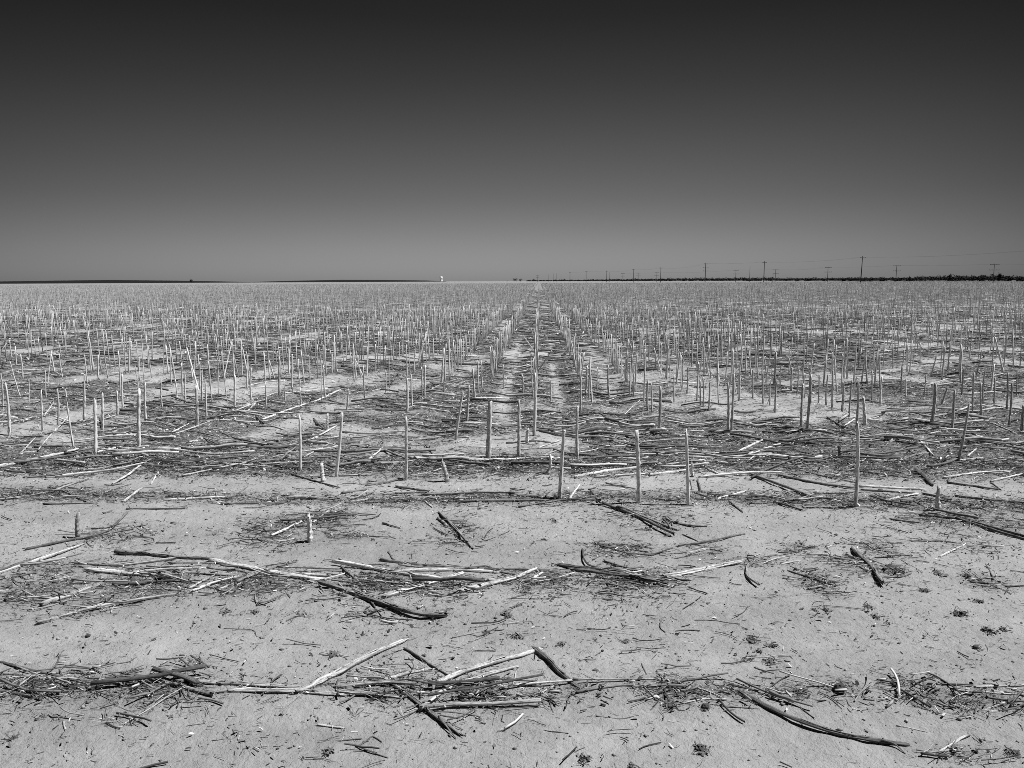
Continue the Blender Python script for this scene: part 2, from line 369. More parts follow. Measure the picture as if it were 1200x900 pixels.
# second raked line (about 4.7 m away)
S['second'] = [
 ([(34, 640), (70, 633), (110, 628), (125, 625), (137, 615), (149, 604)], 9, .12, 'dark bent branch with an upturned right end beside the short post at left'),
 ([(-8, 672), (40, 655), (95, 636)], 9, .62, 'long white straight stalk slanting up from the left edge'),
 ([(-8, 668), (45, 652)], 9, .10, None), ([(55, 655), (93, 644)], 6, .12, None),
 ([(141, 645), (165, 647), (200, 652), (245, 654)], 11, .13, 'dark stalk on bare soil above the left end of the second pile'),
 ([(105, 667), (140, 672), (170, 676), (202, 681)], 13, .66, 'thick bleached white stalk at the left end of the second pile'),
 ([(90, 658), (140, 662), (200, 655)], 10, .24, None), ([(53, 713), (85, 700), (118, 686)], 11, .24, None),
 ([(47, 736), (73, 731), (76, 726), (120, 716), (160, 708), (206, 701)], 9, .30, 'long crooked grey stalk on the soil below the left end of the second pile'),
 ([(-8, 712), (35, 697)], 6, .10, None), ([(170, 667), (232, 664)], 7, .3, None), ([(160, 674), (205, 669), (240, 668)], 8, .4, None), ([(163, 692), (205, 691)], 6, .45, None), ([(190, 680), (225, 684)], 9, .3, None),
 ([(248, 658), (281, 666), (325, 676), (375, 685)], 13, .70, 'thick bleached white stalk lying across the middle of the second pile'),
 ([(313, 670), (345, 660)], 6, .12, None), ([(227, 696), (250, 686), (277, 678)], 8, .55, None), ([(224, 690), (250, 676)], 7, .3, None), ([(252, 697), (276, 684)], 6, .4, None),
 ([(330, 667), (365, 668), (400, 670)], 7, .25, None), ([(340, 675), (385, 681)], 9, .42, None), ([(350, 672), (405, 673)], 7, .2, None), ([(280, 684), (300, 676)], 12, .22, None),
 ([(245, 668), (285, 672)], 7, .22, None), ([(200, 660), (250, 661)], 7, .2, None), ([(205, 672), (270, 676)], 7, .22, None),
 ([(380, 695), (405, 700), (440, 712), (480, 722), (503, 728), (519, 724)], 11.5, .13, 'thick dark stalk on bare soil before the second pile, its thin end hooked'),
 ([(401, 670), (415, 682), (429, 701)], 9, .14, None),
 ([(395, 663), (430, 671), (465, 678), (512, 684)], 13, .56, 'long pale stalk at the right of the second pile crossed by a slanting one'),
 ([(453, 706), (490, 694), (540, 676)], 11, .46, 'pale stalk slanting up to the right across the right end of the second pile'),
 ([(543, 699), (575, 688), (605, 679), (626, 667)], 11, .42, 'pale stalk slanting up at the far right end of the second pile'),
 ([(449, 655), (480, 661), (515, 665), (556, 668)], 10, .15, None), ([(455, 645), (459, 652), (466, 656)], 5, .1, None), ([(475, 674), (530, 671), (573, 672)], 10, .45, None),
 ([(555, 664), (572, 663), (582, 670), (602, 674)], 5, .08, None), ([(602, 664), (652, 668)], 6, .16, None), ([(530, 683), (583, 682)], 7, .36, None), ([(620, 681), (635, 672)], 8, .7, None),
 ([(425, 686), (470, 692)], 8, .2, None), ([(470, 662), (500, 668), (540, 670)], 6, .3, None), ([(570, 668), (640, 666)], 6, .14, None),
 ([(657, 657), (680, 664), (720, 673), (746, 682)], 10, .10, None), ([(676, 668), (720, 677), (778, 691)], 11, .11, 'thickest dark stalk of the bundle right of centre'),
 ([(683, 640), (684, 652), (690, 661), (703, 664)], 6, .07, 'small dark hooked twig sticking up from the bundle right of centre'),
 ([(709, 654), (728, 664), (752, 675)], 8, .10, None), ([(722, 672), (776, 690)], 8, .2, None), ([(711, 686), (716, 696)], 5, .08, None),
 ([(782, 682), (820, 673), (867, 661)], 11, .52, 'pale straight stalk slanting up to the right from the dark bundle'),
 ([(797, 634), (830, 630), (868, 624)], 8, .14, 'thin dark stick lying alone right of the headland bundle under the tall stalks'),
 ([(696, 651), (718, 641)], 4, .1, None), ([(705, 637), (755, 641)], 5, .12, None), ([(750, 676), (790, 685)], 6, .25, None),
 ([(906, 649), (888, 655), (876, 667), (873, 676), (878, 685), (886, 691)], 9, .2, 'curved stick bent like a bow on bare soil at right'),
 ([(937, 661), (932, 675)], 5, .2, None), ([(925, 676), (950, 683), (977, 691)], 6, .08, None), ([(876, 650), (878, 658)], 5, .08, None),
 ([(1000, 642), (1012, 660), (1033, 690)], 12, .15, 'dark stalk dropping rightward on bare soil at right with a short one beside it'),
 ([(993, 650), (1010, 664)], 8, .1, None), ([(913, 664), (936, 660)], 5, .5, None), ([(1070, 633), (1103, 633), (1131, 637)], 5, .12, None), ([(1102, 653), (1131, 638)], 6, .55, None),
 ([(1155, 667), (1164, 685)], 4, .12, None), ([(1138, 685), (1176, 688)], 5, .1, None), ([(1055, 655), (1078, 678)], 2, .3, None), ([(1180, 691), (1203, 690)], 5, .1, None),
 ([(516, 603), (535, 620), (553, 637)], 9, .16, 'dark stalk pointing down to the right, alone on bare soil above the second pile'), ([(513, 608), (521, 614)], 8, .06, None),
 ([(320, 628), (345, 617), (363, 607)], 9, .6, 'white stalk leaning against the short white post'), ([(368, 613), (388, 598)], 8, .4, None), ([(330, 636), (352, 632)], 6, .12, None),
 ([(150, 618), (170, 615)], 5, .12, None), ([(158, 627), (180, 628), (182, 632), (170, 634)], 5, .14, None), ([(451, 613), (466, 616)], 8, .12, None), ([(600, 704), (620, 697)], 4, .1, None),
 ([(760, 668), (775, 664), (776, 668)], 4, .3, None), ([(400, 625), (460, 628)], 4, .14, None)]
# third raked line (about 6 m) and the edge of the field
S['third'] = [
 ([(708, 595), (745, 606), (786, 622)], 12, .11, 'thick dark stalk just below the standing stalk right of centre'), ([(725, 600), (758, 609), (790, 617)], 9, .14, None), ([(790, 612), (815, 616), (827, 616)], 6, .1, None), ([(801, 622), (817, 627)], 4, .1, None),
 ([(692, 580), (703, 594)], 7, .1, None), ([(778, 610), (790, 622)], 5, .1, None),
 ([(1080, 603), (1130, 608), (1165, 618), (1205, 629)], 10, .10, 'long dark stalk running off the right edge, upper of a crossed pair'), ([(1125, 609), (1165, 622), (1205, 633)], 9, .10, None), ([(1045, 607), (1072, 611)], 7, .1, None),
 ([(908, 590), (938, 598)], 8, .1, None), ([(855, 590), (869, 600)], 6, .1, None), ([(842, 588), (857, 584), (873, 580)], 10, .6, None), ([(877, 588), (911, 585)], 9, .1, None), ([(815, 580), (832, 588)], 7, .1, None),
 ([(1040, 589), (1073, 584)], 8, .55, None), ([(1085, 583), (1112, 587)], 8, .12, None), ([(1120, 584), (1160, 588), (1204, 590)], 9, .12, None), ([(950, 586), (1000, 590)], 8, .12, None),
 ([(718, 586), (746, 586)], 8, .2, None), ([(600, 583), (655, 588)], 11, .16, None), ([(500, 583), (560, 582), (605, 583)], 11, .14, None), ([(483, 586), (545, 588)], 9, .2, None), ([(545, 592), (640, 590)], 9, .14, None), ([(610, 597), (655, 590)], 7, .14, None),
 ([(466, 581), (500, 578)], 9, .14, None), ([(466, 570), (500, 577)], 11, .14, None), ([(403, 581), (429, 575)], 7, .14, None), ([(430, 569), (486, 559)], 8, .16, None), ([(498, 590), (506, 596)], 6, .7, None),
 ([(341, 556), (370, 566), (396, 574)], 7, .08, None), ([(342, 586), (370, 587)], 16, .28, 'short fat pale log in the third raked line left of centre'), ([(372, 588), (400, 586)], 8, .1, None), ([(200, 588), (230, 586), (262, 584)], 9, .52, None), ([(198, 583), (233, 583)], 7, .1, None), ([(262, 592), (330, 592)], 8, .12, None), ([(275, 584), (290, 573)], 5, .14, None),
 ([(-6, 590), (30, 585), (60, 579), (101, 563)], 10, .3, 'long grey stalk sweeping up from the left edge at the third raked line'), ([(119, 581), (135, 575), (153, 568)], 7, .22, None), ([(133, 567), (155, 553), (176, 541)], 9, .5, None), ([(145, 590), (166, 573)], 8, .42, None), ([(136, 588), (152, 573)], 6, .2, None), ([(75, 578), (100, 590)], 7, .1, None),
 ([(150, 600), (215, 598)], 6, .1, None), ([(55, 594), (110, 592)], 7, .14, None), ([(430, 592), (480, 590)], 8, .16, None), ([(668, 589), (679, 572)], 7, .6, None), ([(640, 587), (643, 580)], 7, .07, None), ([(672, 590), (700, 587)], 6, .2, None), ([(770, 588), (800, 590)], 7, .14, None), ([(880, 592), (905, 590)], 7, .12, None),
 ([(211, 558), (250, 552), (287, 546)], 10, .40, None), ([(177, 566), (186, 551)], 7, .45, None), ([(712, 569), (743, 575)], 8, .12, None), ([(868, 553), (905, 568), (948, 587)], 12, .15, 'long dark stalk slanting down to the right between the two right-hand tall stalks'),
 ([(915, 560), (960, 569), (1000, 573)], 10, .12, None), ([(930, 551), (960, 559), (1000, 567)], 8, .12, None), ([(1005, 571), (1040, 573), (1082, 575)], 9, .55, None), ([(1010, 576), (1070, 582)], 8, .1, None),
 ([(1115, 566), (1168, 574)], 8, .1, None), ([(1162, 566), (1173, 574)], 6, .1, None), ([(1006, 553), (1065, 560)], 8, .1, None), ([(1074, 552), (1092, 568)], 15, .09, 'thick dark log end tilted up between the far-right short post and the tall stalk'),
 ([(1107, 559), (1150, 554), (1184, 553)], 8, .55, None), ([(1162, 564), (1204, 555)], 9, .55, None), ([(1139, 561), (1152, 556)], 6, .5, None)]
# the first mat of stalks inside the field (7 to 12 m)
S['mat'] = [
 ([(-6, 551), (40, 542), (88, 531)], 15, .40, 'thickest pale stalk in the mat at the left edge'), ([(88, 517), (155, 511), (203, 516)], 9, .5, None), ([(-5, 521), (52, 524)], 9, .10, None), ([(115, 532), (146, 523)], 9, .55, None), ([(70, 559), (120, 553), (166, 547)], 12, .48, None), ([(110, 550), (155, 543)], 9, .2, None),
 ([(45, 529), (82, 488)], 8, .4, 'thin pale stick leaning steeply to the right in front of the left group'), ([(24, 532), (42, 518)], 6, .4, None), ([(100, 535), (129, 546)], 9, .14, None), ([(130, 531), (203, 529)], 10, .55, None), ([(-5, 543), (62, 540)], 9, .12, None), ([(5, 553), (49, 556)], 9, .14, None), ([(115, 512), (145, 503), (170, 498)], 8, .22, None),
 ([(93, 505), (135, 492)], 8, .36, None), ([(52, 489), (63, 474)], 8, .45, None), ([(83, 495), (116, 488)], 7, .3, None), ([(75, 541), (140, 535)], 9, .2, None), ([(30, 560), (70, 559)], 7, .14, None), ([(20, 456), (60, 457)], 7, .3, None), ([(-5, 495), (12, 484)], 7, .3, None), ([(30, 473), (52, 468)], 7, .3, None), ([(152, 480), (163, 470)], 7, .12, None),
 ([(200, 530), (260, 523)], 10, .55, None), ([(215, 530), (250, 534), (297, 530)], 9, .4, None), ([(270, 532), (300, 526), (319, 522)], 8, .14, None), ([(308, 490), (350, 477), (372, 472), (398, 461)], 10, .52, 'long pale curved stalk along the bare track left of centre'), ([(262, 485), (301, 473)], 8, .5, None), ([(291, 483), (300, 474)], 8, .55, None), ([(302, 475), (318, 479)], 7, .12, None),
 ([(300, 488), (310, 496)], 8, .1, None), ([(329, 541), (345, 528)], 13, .16, None), ([(312, 517), (360, 513)], 7, .14, None), ([(363, 519), (394, 502)], 8, .5, None), ([(363, 521), (397, 514)], 7, .4, None), ([(357, 538), (386, 522)], 8, .45, None), ([(368, 490), (381, 505)], 8, .1, None), ([(330, 464), (386, 455)], 8, .5, None), ([(340, 450), (400, 453)], 7, .12, None),
 ([(200, 507), (226, 493)], 8, .5, None), ([(208, 509), (260, 490)], 8, .4, None), ([(224, 523), (240, 510)], 7, .2, None), ([(240, 515), (258, 522)], 7, .12, None), ([(270, 458), (331, 454)], 9, .52, None), ([(290, 453), (331, 448)], 8, .4, None), ([(282, 489), (298, 490)], 8, .5, None), ([(245, 540), (262, 543), (270, 536)], 6, .3, None), ([(270, 477), (310, 471)], 8, .4, None), ([(310, 468), (322, 461)], 8, .55, None),
 ([(421, 523), (450, 531), (476, 540)], 10, .16, None), ([(429, 524), (476, 534)], 8, .14, None), ([(482, 540), (540, 542), (607, 541)], 12, .58, 'long thick pale stalk lying flat in front of the centre rows'), ([(480, 541), (510, 556)], 8, .10, None), ([(483, 539), (508, 550)], 7, .14, None), ([(430, 543), (448, 531)], 8, .45, None), ([(449, 545), (471, 542)], 7, .4, None), ([(402, 508), (446, 510)], 8, .12, None), ([(450, 509), (512, 505)], 8, .5, None),
 ([(478, 498), (536, 501)], 9, .14, None), ([(500, 493), (541, 497)], 7, .14, None), ([(478, 494), (492, 487)], 7, .3, None), ([(490, 480), (526, 482)], 7, .45, None), ([(430, 481), (491, 484)], 7, .12, None), ([(543, 499), (583, 497)], 9, .52, None), ([(574, 498), (589, 506)], 7, .12, None), ([(535, 485), (571, 479)], 7, .4, None), ([(410, 474), (429, 476)], 8, .1, None), ([(436, 474), (452, 479)], 8, .1, None),
 ([(400, 457), (426, 458)], 8, .12, None), ([(438, 448), (481, 443)], 7, .2, None), ([(520, 454), (557, 455)], 7, .4, None), ([(522, 463), (556, 456)], 6, .3, None), ([(503, 460), (520, 452)], 7, .5, None), ([(500, 454), (506, 459)], 8, .1, None), ([(499, 521), (508, 534)], 5, .1, None), ([(480, 517), (531, 511)], 8, .3, None), ([(400, 559), (434, 558)], 7, .5, None), ([(490, 514), (528, 512)], 10, .2, None), ([(535, 521), (545, 518)], 7, .4, None),
 ([(607, 540), (642, 540)], 12, .52, None), ([(665, 542), (700, 539), (746, 540)], 10, .50, None), ([(680, 549), (746, 543)], 10, .52, None), ([(675, 560), (710, 554), (746, 550)], 10, .56, None), ([(700, 560), (752, 557)], 9, .55, None), ([(752, 541), (800, 550)], 9, .3, None), ([(762, 558), (803, 553)], 10, .55, None), ([(640, 534), (656, 528)], 7, .3, None), ([(611, 530), (651, 527)], 7, .3, None), ([(632, 528), (656, 516)], 7, .35, None),
 ([(645, 507), (675, 500)], 6, .4, None), ([(750, 516), (803, 517)], 8, .5, None), ([(715, 513), (745, 516)], 7, .12, None), ([(700, 528), (716, 535)], 7, .1, None), ([(690, 485), (715, 491), (765, 496)], 8, .14, None), ([(730, 487), (752, 470)], 5, .4, None), ([(715, 497), (769, 503)], 7, .12, None), ([(628, 491), (656, 483)], 7, .45, None), ([(600, 546), (625, 545)], 9, .15, None), ([(745, 448), (776, 447)], 6, .12, None), ([(600, 455), (625, 455)], 7, .5, None),
 ([(822, 531), (861, 532)], 8, .5, None), ([(867, 529), (896, 517)], 9, .55, None), ([(878, 534), (914, 521)], 9, .55, None), ([(807, 536), (851, 537)], 9, .55, None), ([(851, 539), (906, 545)], 9, .15, None), ([(808, 544), (853, 543)], 9, .4, None), ([(815, 545), (845, 559)], 7, .4, None), ([(822, 561), (870, 558), (913, 557)], 9, .55, None), ([(862, 495), (900, 495), (932, 499)], 10, .14, None), ([(904, 501), (940, 506), (968, 507)], 9, .12, None), ([(922, 508), (971, 507)], 8, .52, None),
 ([(950, 500), (1002, 509)], 8, .12, None), ([(970, 490), (989, 501)], 10, .12, None), ([(989, 501), (1001, 494)], 8, .55, None), ([(861, 502), (877, 511)], 7, .1, None), ([(930, 526), (970, 538)], 7, .12, None), ([(925, 532), (946, 532)], 7, .5, None), ([(910, 457), (936, 456)], 7, .12, None), ([(912, 462), (936, 462)], 7, .12, None), ([(855, 517), (880, 519)], 6, .12, None),
 ([(1010, 500), (1040, 505), (1071, 509)], 7, .12, None), ([(1008, 514), (1040, 519), (1071, 527)], 11, .10, None), ([(1077, 517), (1143, 523)], 8, .12, None), ([(1078, 520), (1093, 538)], 8, .4, None), ([(1101, 498), (1124, 513)], 7, .5, None), ([(1050, 541), (1100, 543), (1131, 546)], 8, .16, None), ([(1186, 520), (1202, 537)], 8, .12, None), ([(1134, 536), (1148, 527)], 8, .5, None), ([(1140, 494), (1165, 499), (1189, 510)], 7, .45, None), ([(1118, 481), (1141, 475)], 8, .5, None),
 ([(1055, 475), (1101, 478)], 7, .12, None), ([(1068, 492), (1086, 500)], 9, .12, None), ([(1047, 454), (1076, 456)], 7, .45, None), ([(1120, 526), (1160, 526)], 7, .5, None), ([(1125, 483), (1150, 487)], 8, .12, None), ([(1095, 483), (1118, 485)], 7, .1, None), ([(1060, 530), (1080, 538)], 7, .12, None)]

placed = []        # segments already lying: (x0,y0,z0,x1,y1,z1,r)
def rest(pts, r):
    """height line for a stick on ground and on sticks below it"""
    n = len(pts); req = []
    for (x, y) in pts:
        z = height1(x, y)+r*.75
        for (ax, ay, az, bx, by, bz, pr) in placed:
            if abs(x-(ax+bx)/2) > .8 or abs(y-(ay+by)/2) > .8: continue
            dx, dy = bx-ax, by-ay; q = dx*dx+dy*dy
            if q < 1e-9: continue
            t = ((x-ax)*dx+(y-ay)*dy)/q
            if t < 0 or t > 1: continue
            d = math.hypot(x-ax-t*dx, y-ay-t*dy); s = pr+r
            if d < s: z = max(z, az+t*(bz-az)+math.sqrt(s*s-d*d)*.62)
        req.append(z)
    req = np.array(req); best = None; mid = (n-1)/2
    for i in range(n):
        for j in range(i+1, n):
            if i > mid or j < mid: continue
            k = (req[j]-req[i])/(j-i); ln = req[i]+k*(np.arange(n)-i)
            bad = np.max(req-ln)
            if bad > .003: continue
            m = float(np.sum(ln))
            if best is None or m < best[0]: best = (m, ln)
    if best is None: return np.full(n, req.max())
    ln = best[1]
    ln = np.minimum(ln, req+.012)
    for _ in range(3): ln[1:-1] = np.maximum(req[1:-1]-.002, (ln[:-2]+2*ln[1:-1]+ln[2:])/4)
    return ln          # a long stick sags a little rather than hang free

def polyline(pts, n):
    pts = np.array(pts, float); d = np.concatenate([[0], np.cumsum(np.hypot(*np.diff(pts, axis=0).T))])
    t = np.linspace(0, d[-1], n)
    # smooth through points
    x = np.interp(t, d, pts[:, 0]); y = np.interp(t, d, pts[:, 1])
    if len(pts) > 2:
        for _ in range(3):
            x[1:-1] = (x[:-2]+2*x[1:-1]+x[2:])/4; y[1:-1] = (y[:-2]+2*y[1:-1]+y[2:])/4
    return x, y

def stick_mesh(C, r, tone, seed, K=10, jag=None, taper=.8):
    g = np.random.default_rng(seed); n = len(C)
    t = np.linspace(0, 1, n); rad = r*(1-(1-taper)*t)*(1+.09*g.normal(size=n))
    L_ = np.linalg.norm(C[-1]-C[0]); nd = max(1, int(L_/.12)); 
    for k in range(nd):
        u = (k+.3+.4*g.random())/nd; rad *= 1+.22*np.exp(-((t-u)/.03)**2)
    V, Fc, fib = tube_arrays(C[None], rad[None], K, ridge=.19, jag=(r*2.2 if jag is None else jag), seed=seed, flat=.88)
    tn = tone*(1+.10*g.normal(size=len(V)))
    # patches where the grey skin has gone or mould has set in
    ph = g.uniform(0, 6, 3); s = np.repeat(t, K)
    tn *= 1+.28*np.sin(s*L_*9+ph[0])*np.sin(s*L_*23+ph[1])
    return np_mesh('stem', V, Fc, np.clip(tn, .02, 1.15), fib)

all_fallen = []
seed = 100
WHERE = {'near': 'in the nearest raked line', 'second': 'by the second raked line', 'third': 'along the third raked line'}
MATW = ['in the stalk mat at left', 'in the stalk mat at centre', 'in the stalk mat at right']
def mat_part(pp): m = sum(p[0] for p in pp)/len(pp); return 0 if m < 400 else (1 if m < 800 else 2)
def tone_word(t): return 'dark' if t < .18 else ('grey' if t < .35 else ('pale' if t < .56 else 'bleached white'))
def incl_word(p):
    dx = p[-1][0]-p[0][0]; dy = p[-1][1]-p[0][1]
    if dx < 0: dx, dy = -dx, -dy
    a = math.degrees(math.atan2(-dy, dx+1e-6))
    if abs(a) < 8: return 'lying level'
    if a > 60 or a < -60: return 'pointing away'
    return 'rising rightward' if a > 0 else 'dropping rightward'
for zone in ('near', 'second', 'third', 'mat'):
    items = S[zone]
    order = sorted(range(len(items)), key=lambda i: sum(p[0] for p in items[i][0])/len(items[i][0]))
    rank = {i: k for k, i in enumerate(order)}
    if zone == 'mat':
        for q in range(3):
            for k, i in enumerate([i for i in order if mat_part(items[i][0]) == q]): rank[i] = k
    for i, (pp, rmm, tone, lab) in enumerate(items):
        seed += 1
        r = rmm/1000.*{'near': .72, 'second': .98, 'third': 1.0, 'mat': 1.12}[zone]; g = np.random.default_rng(seed)
        wp = [P(*p) for p in pp]
        n = 15 if len(pp) > 2 or rmm > 8 else 9
        x, y = polyline(wp, n)
        L_ = float(np.hypot(np.diff(x), np.diff(y)).sum())
        # small natural wander
        wob = np.cumsum(g.normal(size=n))*r*.18; wob -= np.linspace(wob[0], wob[-1], n)
        dx, dy = x[-1]-x[0], y[-1]-y[0]; q = math.hypot(dx, dy)+1e-6
        x = x-dy/q*wob; y = y+dx/q*wob
        z = rest(list(zip(x, y)), r)+r*(.25 if zone in ('mat', 'third') else .05)
        if zone == 'near' and lab and 'bowed' in lab: pass
        C = np.stack([x, y, z], 1)
        for a in range(n-1):
            placed.append((C[a][0], C[a][1], C[a][2], C[a+1][0], C[a+1][1], C[a+1][2], r))
        o0 = C.mean(axis=0); o0[2] = C[:, 2].min()
        tone = tone*1.38 if tone >= .3 else tone*1.6
        me = stick_mesh(C-o0, r, tone, seed, K=16 if zone in ('near', 'second') and rmm > 8 else 8)
        label = lab or f"{tone_word(items[i][1+1])} {'thin ' if rmm < 6 else ''}fallen stalk {incl_word(pp)}, {ordn(rank[i])} from left {WHERE[zone] if zone != 'mat' else MATW[mat_part(pp)]}"
        big = zone in ('near', 'second') and rmm >= 9
        if big:
            e = link('fallen_stalk', None, None, label=label, cat='stalk', group='broken stalks lying on the soil'); e.location = o0
            st = link('stem', me, M_stalk, e)
            # a loose strip of bark peeling off along the upper side
            a0 = int(n*.2+g.random()*n*.3); b0 = min(n-1, a0+int(n*.35))
            if L_ > .25:
                seg = C[a0:b0+1]-o0; k = len(seg); tt = np.linspace(0, 1, k)
                side = np.array([-dy/q, dx/q, 0])*(1 if g.random() < .5 else -1)
                lift = r*(.9+.35*np.abs(tt-.4)**2*3)
                base = seg+side*r*.35*np.sin(tt*3)[:, None]
                cc_ = base+np.array([0, 0, 1])*lift[:, None]
                V, Fc, fib = tube_arrays(cc_[None], np.full((1, k), r*.24), 6, ridge=.3, jag=r*2, seed=seed+5, flat=.22)
                link('bark_strip', np_mesh('bark_strip', V, Fc, np.full(len(V), min(.7, tone*1.5)), fib), M_stalk, e)
            br = []
            if lab and 'forked' in lab: br = [((1035, 868), (1050, 870), (1058, 877))]
            if lab and 'hooked' in lab: br = [((434, 711), (440, 717), (446, 723))]
            if lab and 'frayed' in lab: br = [((505, 838), (522, 848), (540, 856)), ((515, 846), (525, 856), (533, 865)), ((462, 822), (470, 824), (476, 822))]
            for bpt in br:
                bx, by = polyline([P(*p) for p in bpt], 7); bz = np.linspace(C[:, 2].mean(), height1(bx[-1], by[-1])+.004, 7)
                Cb = np.stack([bx, by, bz], 1)-o0
                link('side_branch', stick_mesh(Cb, r*.45, tone, seed+9, K=8, taper=.5), M_stalk, e)
        else:
            st = link('fallen_stalk' if rmm >= 5 else 'twig', me, M_stalk, label=label if rmm >= 5 else label.replace('fallen stalk', 'twig'), cat='stalk' if rmm >= 5 else 'twig',
                      group='broken stalks lying on the soil' if rmm >= 5 else 'loose twigs on the headland')
            st.location = o0
        all_fallen.append(label)
print('fallen', len(all_fallen), 'unique', len(set(all_fallen)))

# ---------------------------------------------------------------- standing stalks
ST = [  # base x, base y, top x, top y, tone
 (11,512,7,454,.5),(50,505,48,460,.5),(67.5,498,67,458,.3),(86,522,77,459,.5),(98.6,493,98.6,453,.35),(112,533,111,470,.55),(120,506,120,463,.5),(138,490,137,460,.35),(144,478,143,440,.4),(163,525,163,461,.6),(171,492,170,452,.5),(54,465,53,435,.4),
 (207,469,205,445,.5),(217.5,471,217,440,.5),(237,470,236.5,436,.4),(231,497,230,455,.4),(242,488,241,449,.55),(256,463,255,420,.35),(275,476,275,441,.45),(294.5,468,294,433,.5),(352.5,475,352,458,.5),(343,463,343,455,.4),(351.7,552,351,490,.55),(394,560,401,487,.55),(384,504,384,488,.4),
 (427.5,470,425.5,432,.5),(406.5,483,408.5,459,.5),(477,485,477,444,.4),(483,478,482,442,.5),(475.8,562,475.8,492,.42),(495,467,494,432,.4),(497.5,466,498,430,.5),(534,517,542,461,.36),(547,496,549,456,.36),(572.5,539,574.5,474,.36),(524,563,519,543,.24),(556.5,470,554,434,.38),(561,463,560,424,.4),
 (607.5,537,608,473,.36),(626,512,627,440,.42),(680,486,681,445,.4),(676.5,538,676.5,480,.42),(656,588,661,506,.44),(748.5,592,746,507,.48),(772.5,507,774,456,.26),(759,484,759,448,.32),(763.5,486,763,450,.34),(737.5,463,738,428,.3),(742.5,465,743,430,.32),(618,521,619,504,.42),(641,558,645,537,.40),
 (806.5,592,804,510,.48),(853,506,853,450,.46),(857.5,507,860,440,.36),(830.5,485,832,450,.34),(824,479,824,444,.34),(821,478,820.5,447,.3),(882,469,882,435,.22),(894,476,894,440,.26),(902,478,903,447,.4),(908,487,910,447,.26),(939,503,941,453,.3),(945,508,950,440,.28),(959,474,960,440,.24),(968,476,970,441,.24),(975,479,976,436,.26),(986.5,484,988,449,.26),(995,489,998,449,.24),(927.5,461,928,432,.24),(934,463,936,432,.3),(812,560,811,547,.35),(820.5,578,818,565,.12),
 (1004,500,1006,450,.3),(1014,501,1012,469,.55),(1002.5,593,1005,500,.36),(1021.5,472,1022,437,.24),(1031.5,473,1033,443,.36),(1091,501,1096,452,.24),(1116,507,1119,460,.26),(1123,543,1135,477,.26),(1150,490,1149,450,.3),(1182,502,1186,452,.2),(1197,507,1199,478,.22),(1056,462,1057,430,.22),(1103,474,1110,455,.2),(1127,462,1129,432,.22),(1140,481,1141,438,.3),(1152,470,1154,436,.24),(1165,473,1166,444,.22),(1180,476,1181,440,.2),(1191,465,1192,436,.2),(1083,463,1085,440,.24),
 (91,628,91,605,.16),(363,632,362,607,.36),(1100,597,1100,575,.32),(379,566,377,547,.36),(985,538,984,527,.1),(35,478,34,446,.4),(3,480,1,440,.4),(700,458,700,432,.34),(714,462,713,430,.3),(646,472,645,446,.4),(590,455,590,430,.4),(612,462,612,440,.35),(565,456,564,424,.4),(520,460,519,436,.4),(452,462,452,436,.4),(380,458,379,430,.45),(334,470,333,446,.4),(312,478,311,450,.4),(100,470,99,440,.4),(190,478,189,448,.4),(790,470,790,442,.3),(805,462,806,432,.3),(866,470,867,441,.3),(842,474,841,440,.3)]
stand = []
for bx_, by_, tx_, ty_, tone in ST:
    x, y = P(bx_, by_)
    d = ray(tx_, ty_); fw = CN @ np.array([0, 0, -1.]); fw[2] = 0; fw /= np.linalg.norm(fw)
    depth = x*fw[0]+y*fw[1]; k = depth/(d[0]*fw[0]+d[1]*fw[1])
    top = np.array([d[0]*k, d[1]*k, CAMH+d[2]*k])
    stand.append((x, y, top[0]-x, top[1]-y, top[2], tone))
taken = [(s[0], s[1]) for s in stand]
# the sown rows beyond
def row_points(y0, y1, spacing, keep, halfang=.70, rowstep=1):
    outp = []
    kmax = int((y1*halfang+2)/ROWD)
    ks = np.arange(-kmax, kmax+1, rowstep)
    for k in ks:
        xr = ROW0+k*ROWD
        yy0 = max(y0, (abs(xr)-1.5)/halfang)
        if yy0 > y1: continue
        n = int((y1-yy0)/spacing); 
        if n < 1: continue
        yy = yy0+np.arange(n)*spacing+rng.normal(size=n)*spacing*.33
        xx = xr+rng.normal(size=n)*.015
        cl = vnoise(xx*.9+7, yy*.35, 77)
        ck = 1.5 if abs(k) <= 7 else -.25; xx = xx-rng.normal(size=n)*0; ok = (rng.random(n) < keep*(.22+1.05*cl+ck*.35))
        outp.append(np.stack([xx[ok], yy[ok]], 1))
    return np.concatenate(outp)
p1 = row_points(10.6, 36, .25, .76)
# only fill where the hand-read stalks do not already stand
dist_ok = []
for (x, y) in p1:
    if y < 12.6:
        if any((x-a)**2+(y-b)**2 < .09 for a, b in taken): dist_ok.append(False); continue
        dist_ok.append(rng.random() < .75)
    else: dist_ok.append(True)
p1 = p1[np.array(dist_ok)]
p1 = p1[np.argsort(p1[:, 1])]
in_view = lambda x, y: abs((x*math.cos(YAW)+y*math.sin(YAW)))/(-x*math.sin(YAW)+y*math.cos(YAW)) < .65
NEED = 300-len(stand)
cand = [(x, y) for x, y in p1]
ind = []; rest_pts = []
for x, y in cand:
    if len(ind) < NEED and in_view(x, y): ind.append((x, y))
    else: rest_pts.append((x, y))
for x, y in ind:
    right = np.clip(x/(y*.65), -1, 1)
    h = float(np.clip(rng.normal(.53, .09), .18, .75)); ln = rng.normal(size=2)*.035
    if rng.random() < .05: ln *= 4
    stand.append((x, y, ln[0], ln[1], h, float(np.clip(rng.normal(.42, .1), .16, .65))))
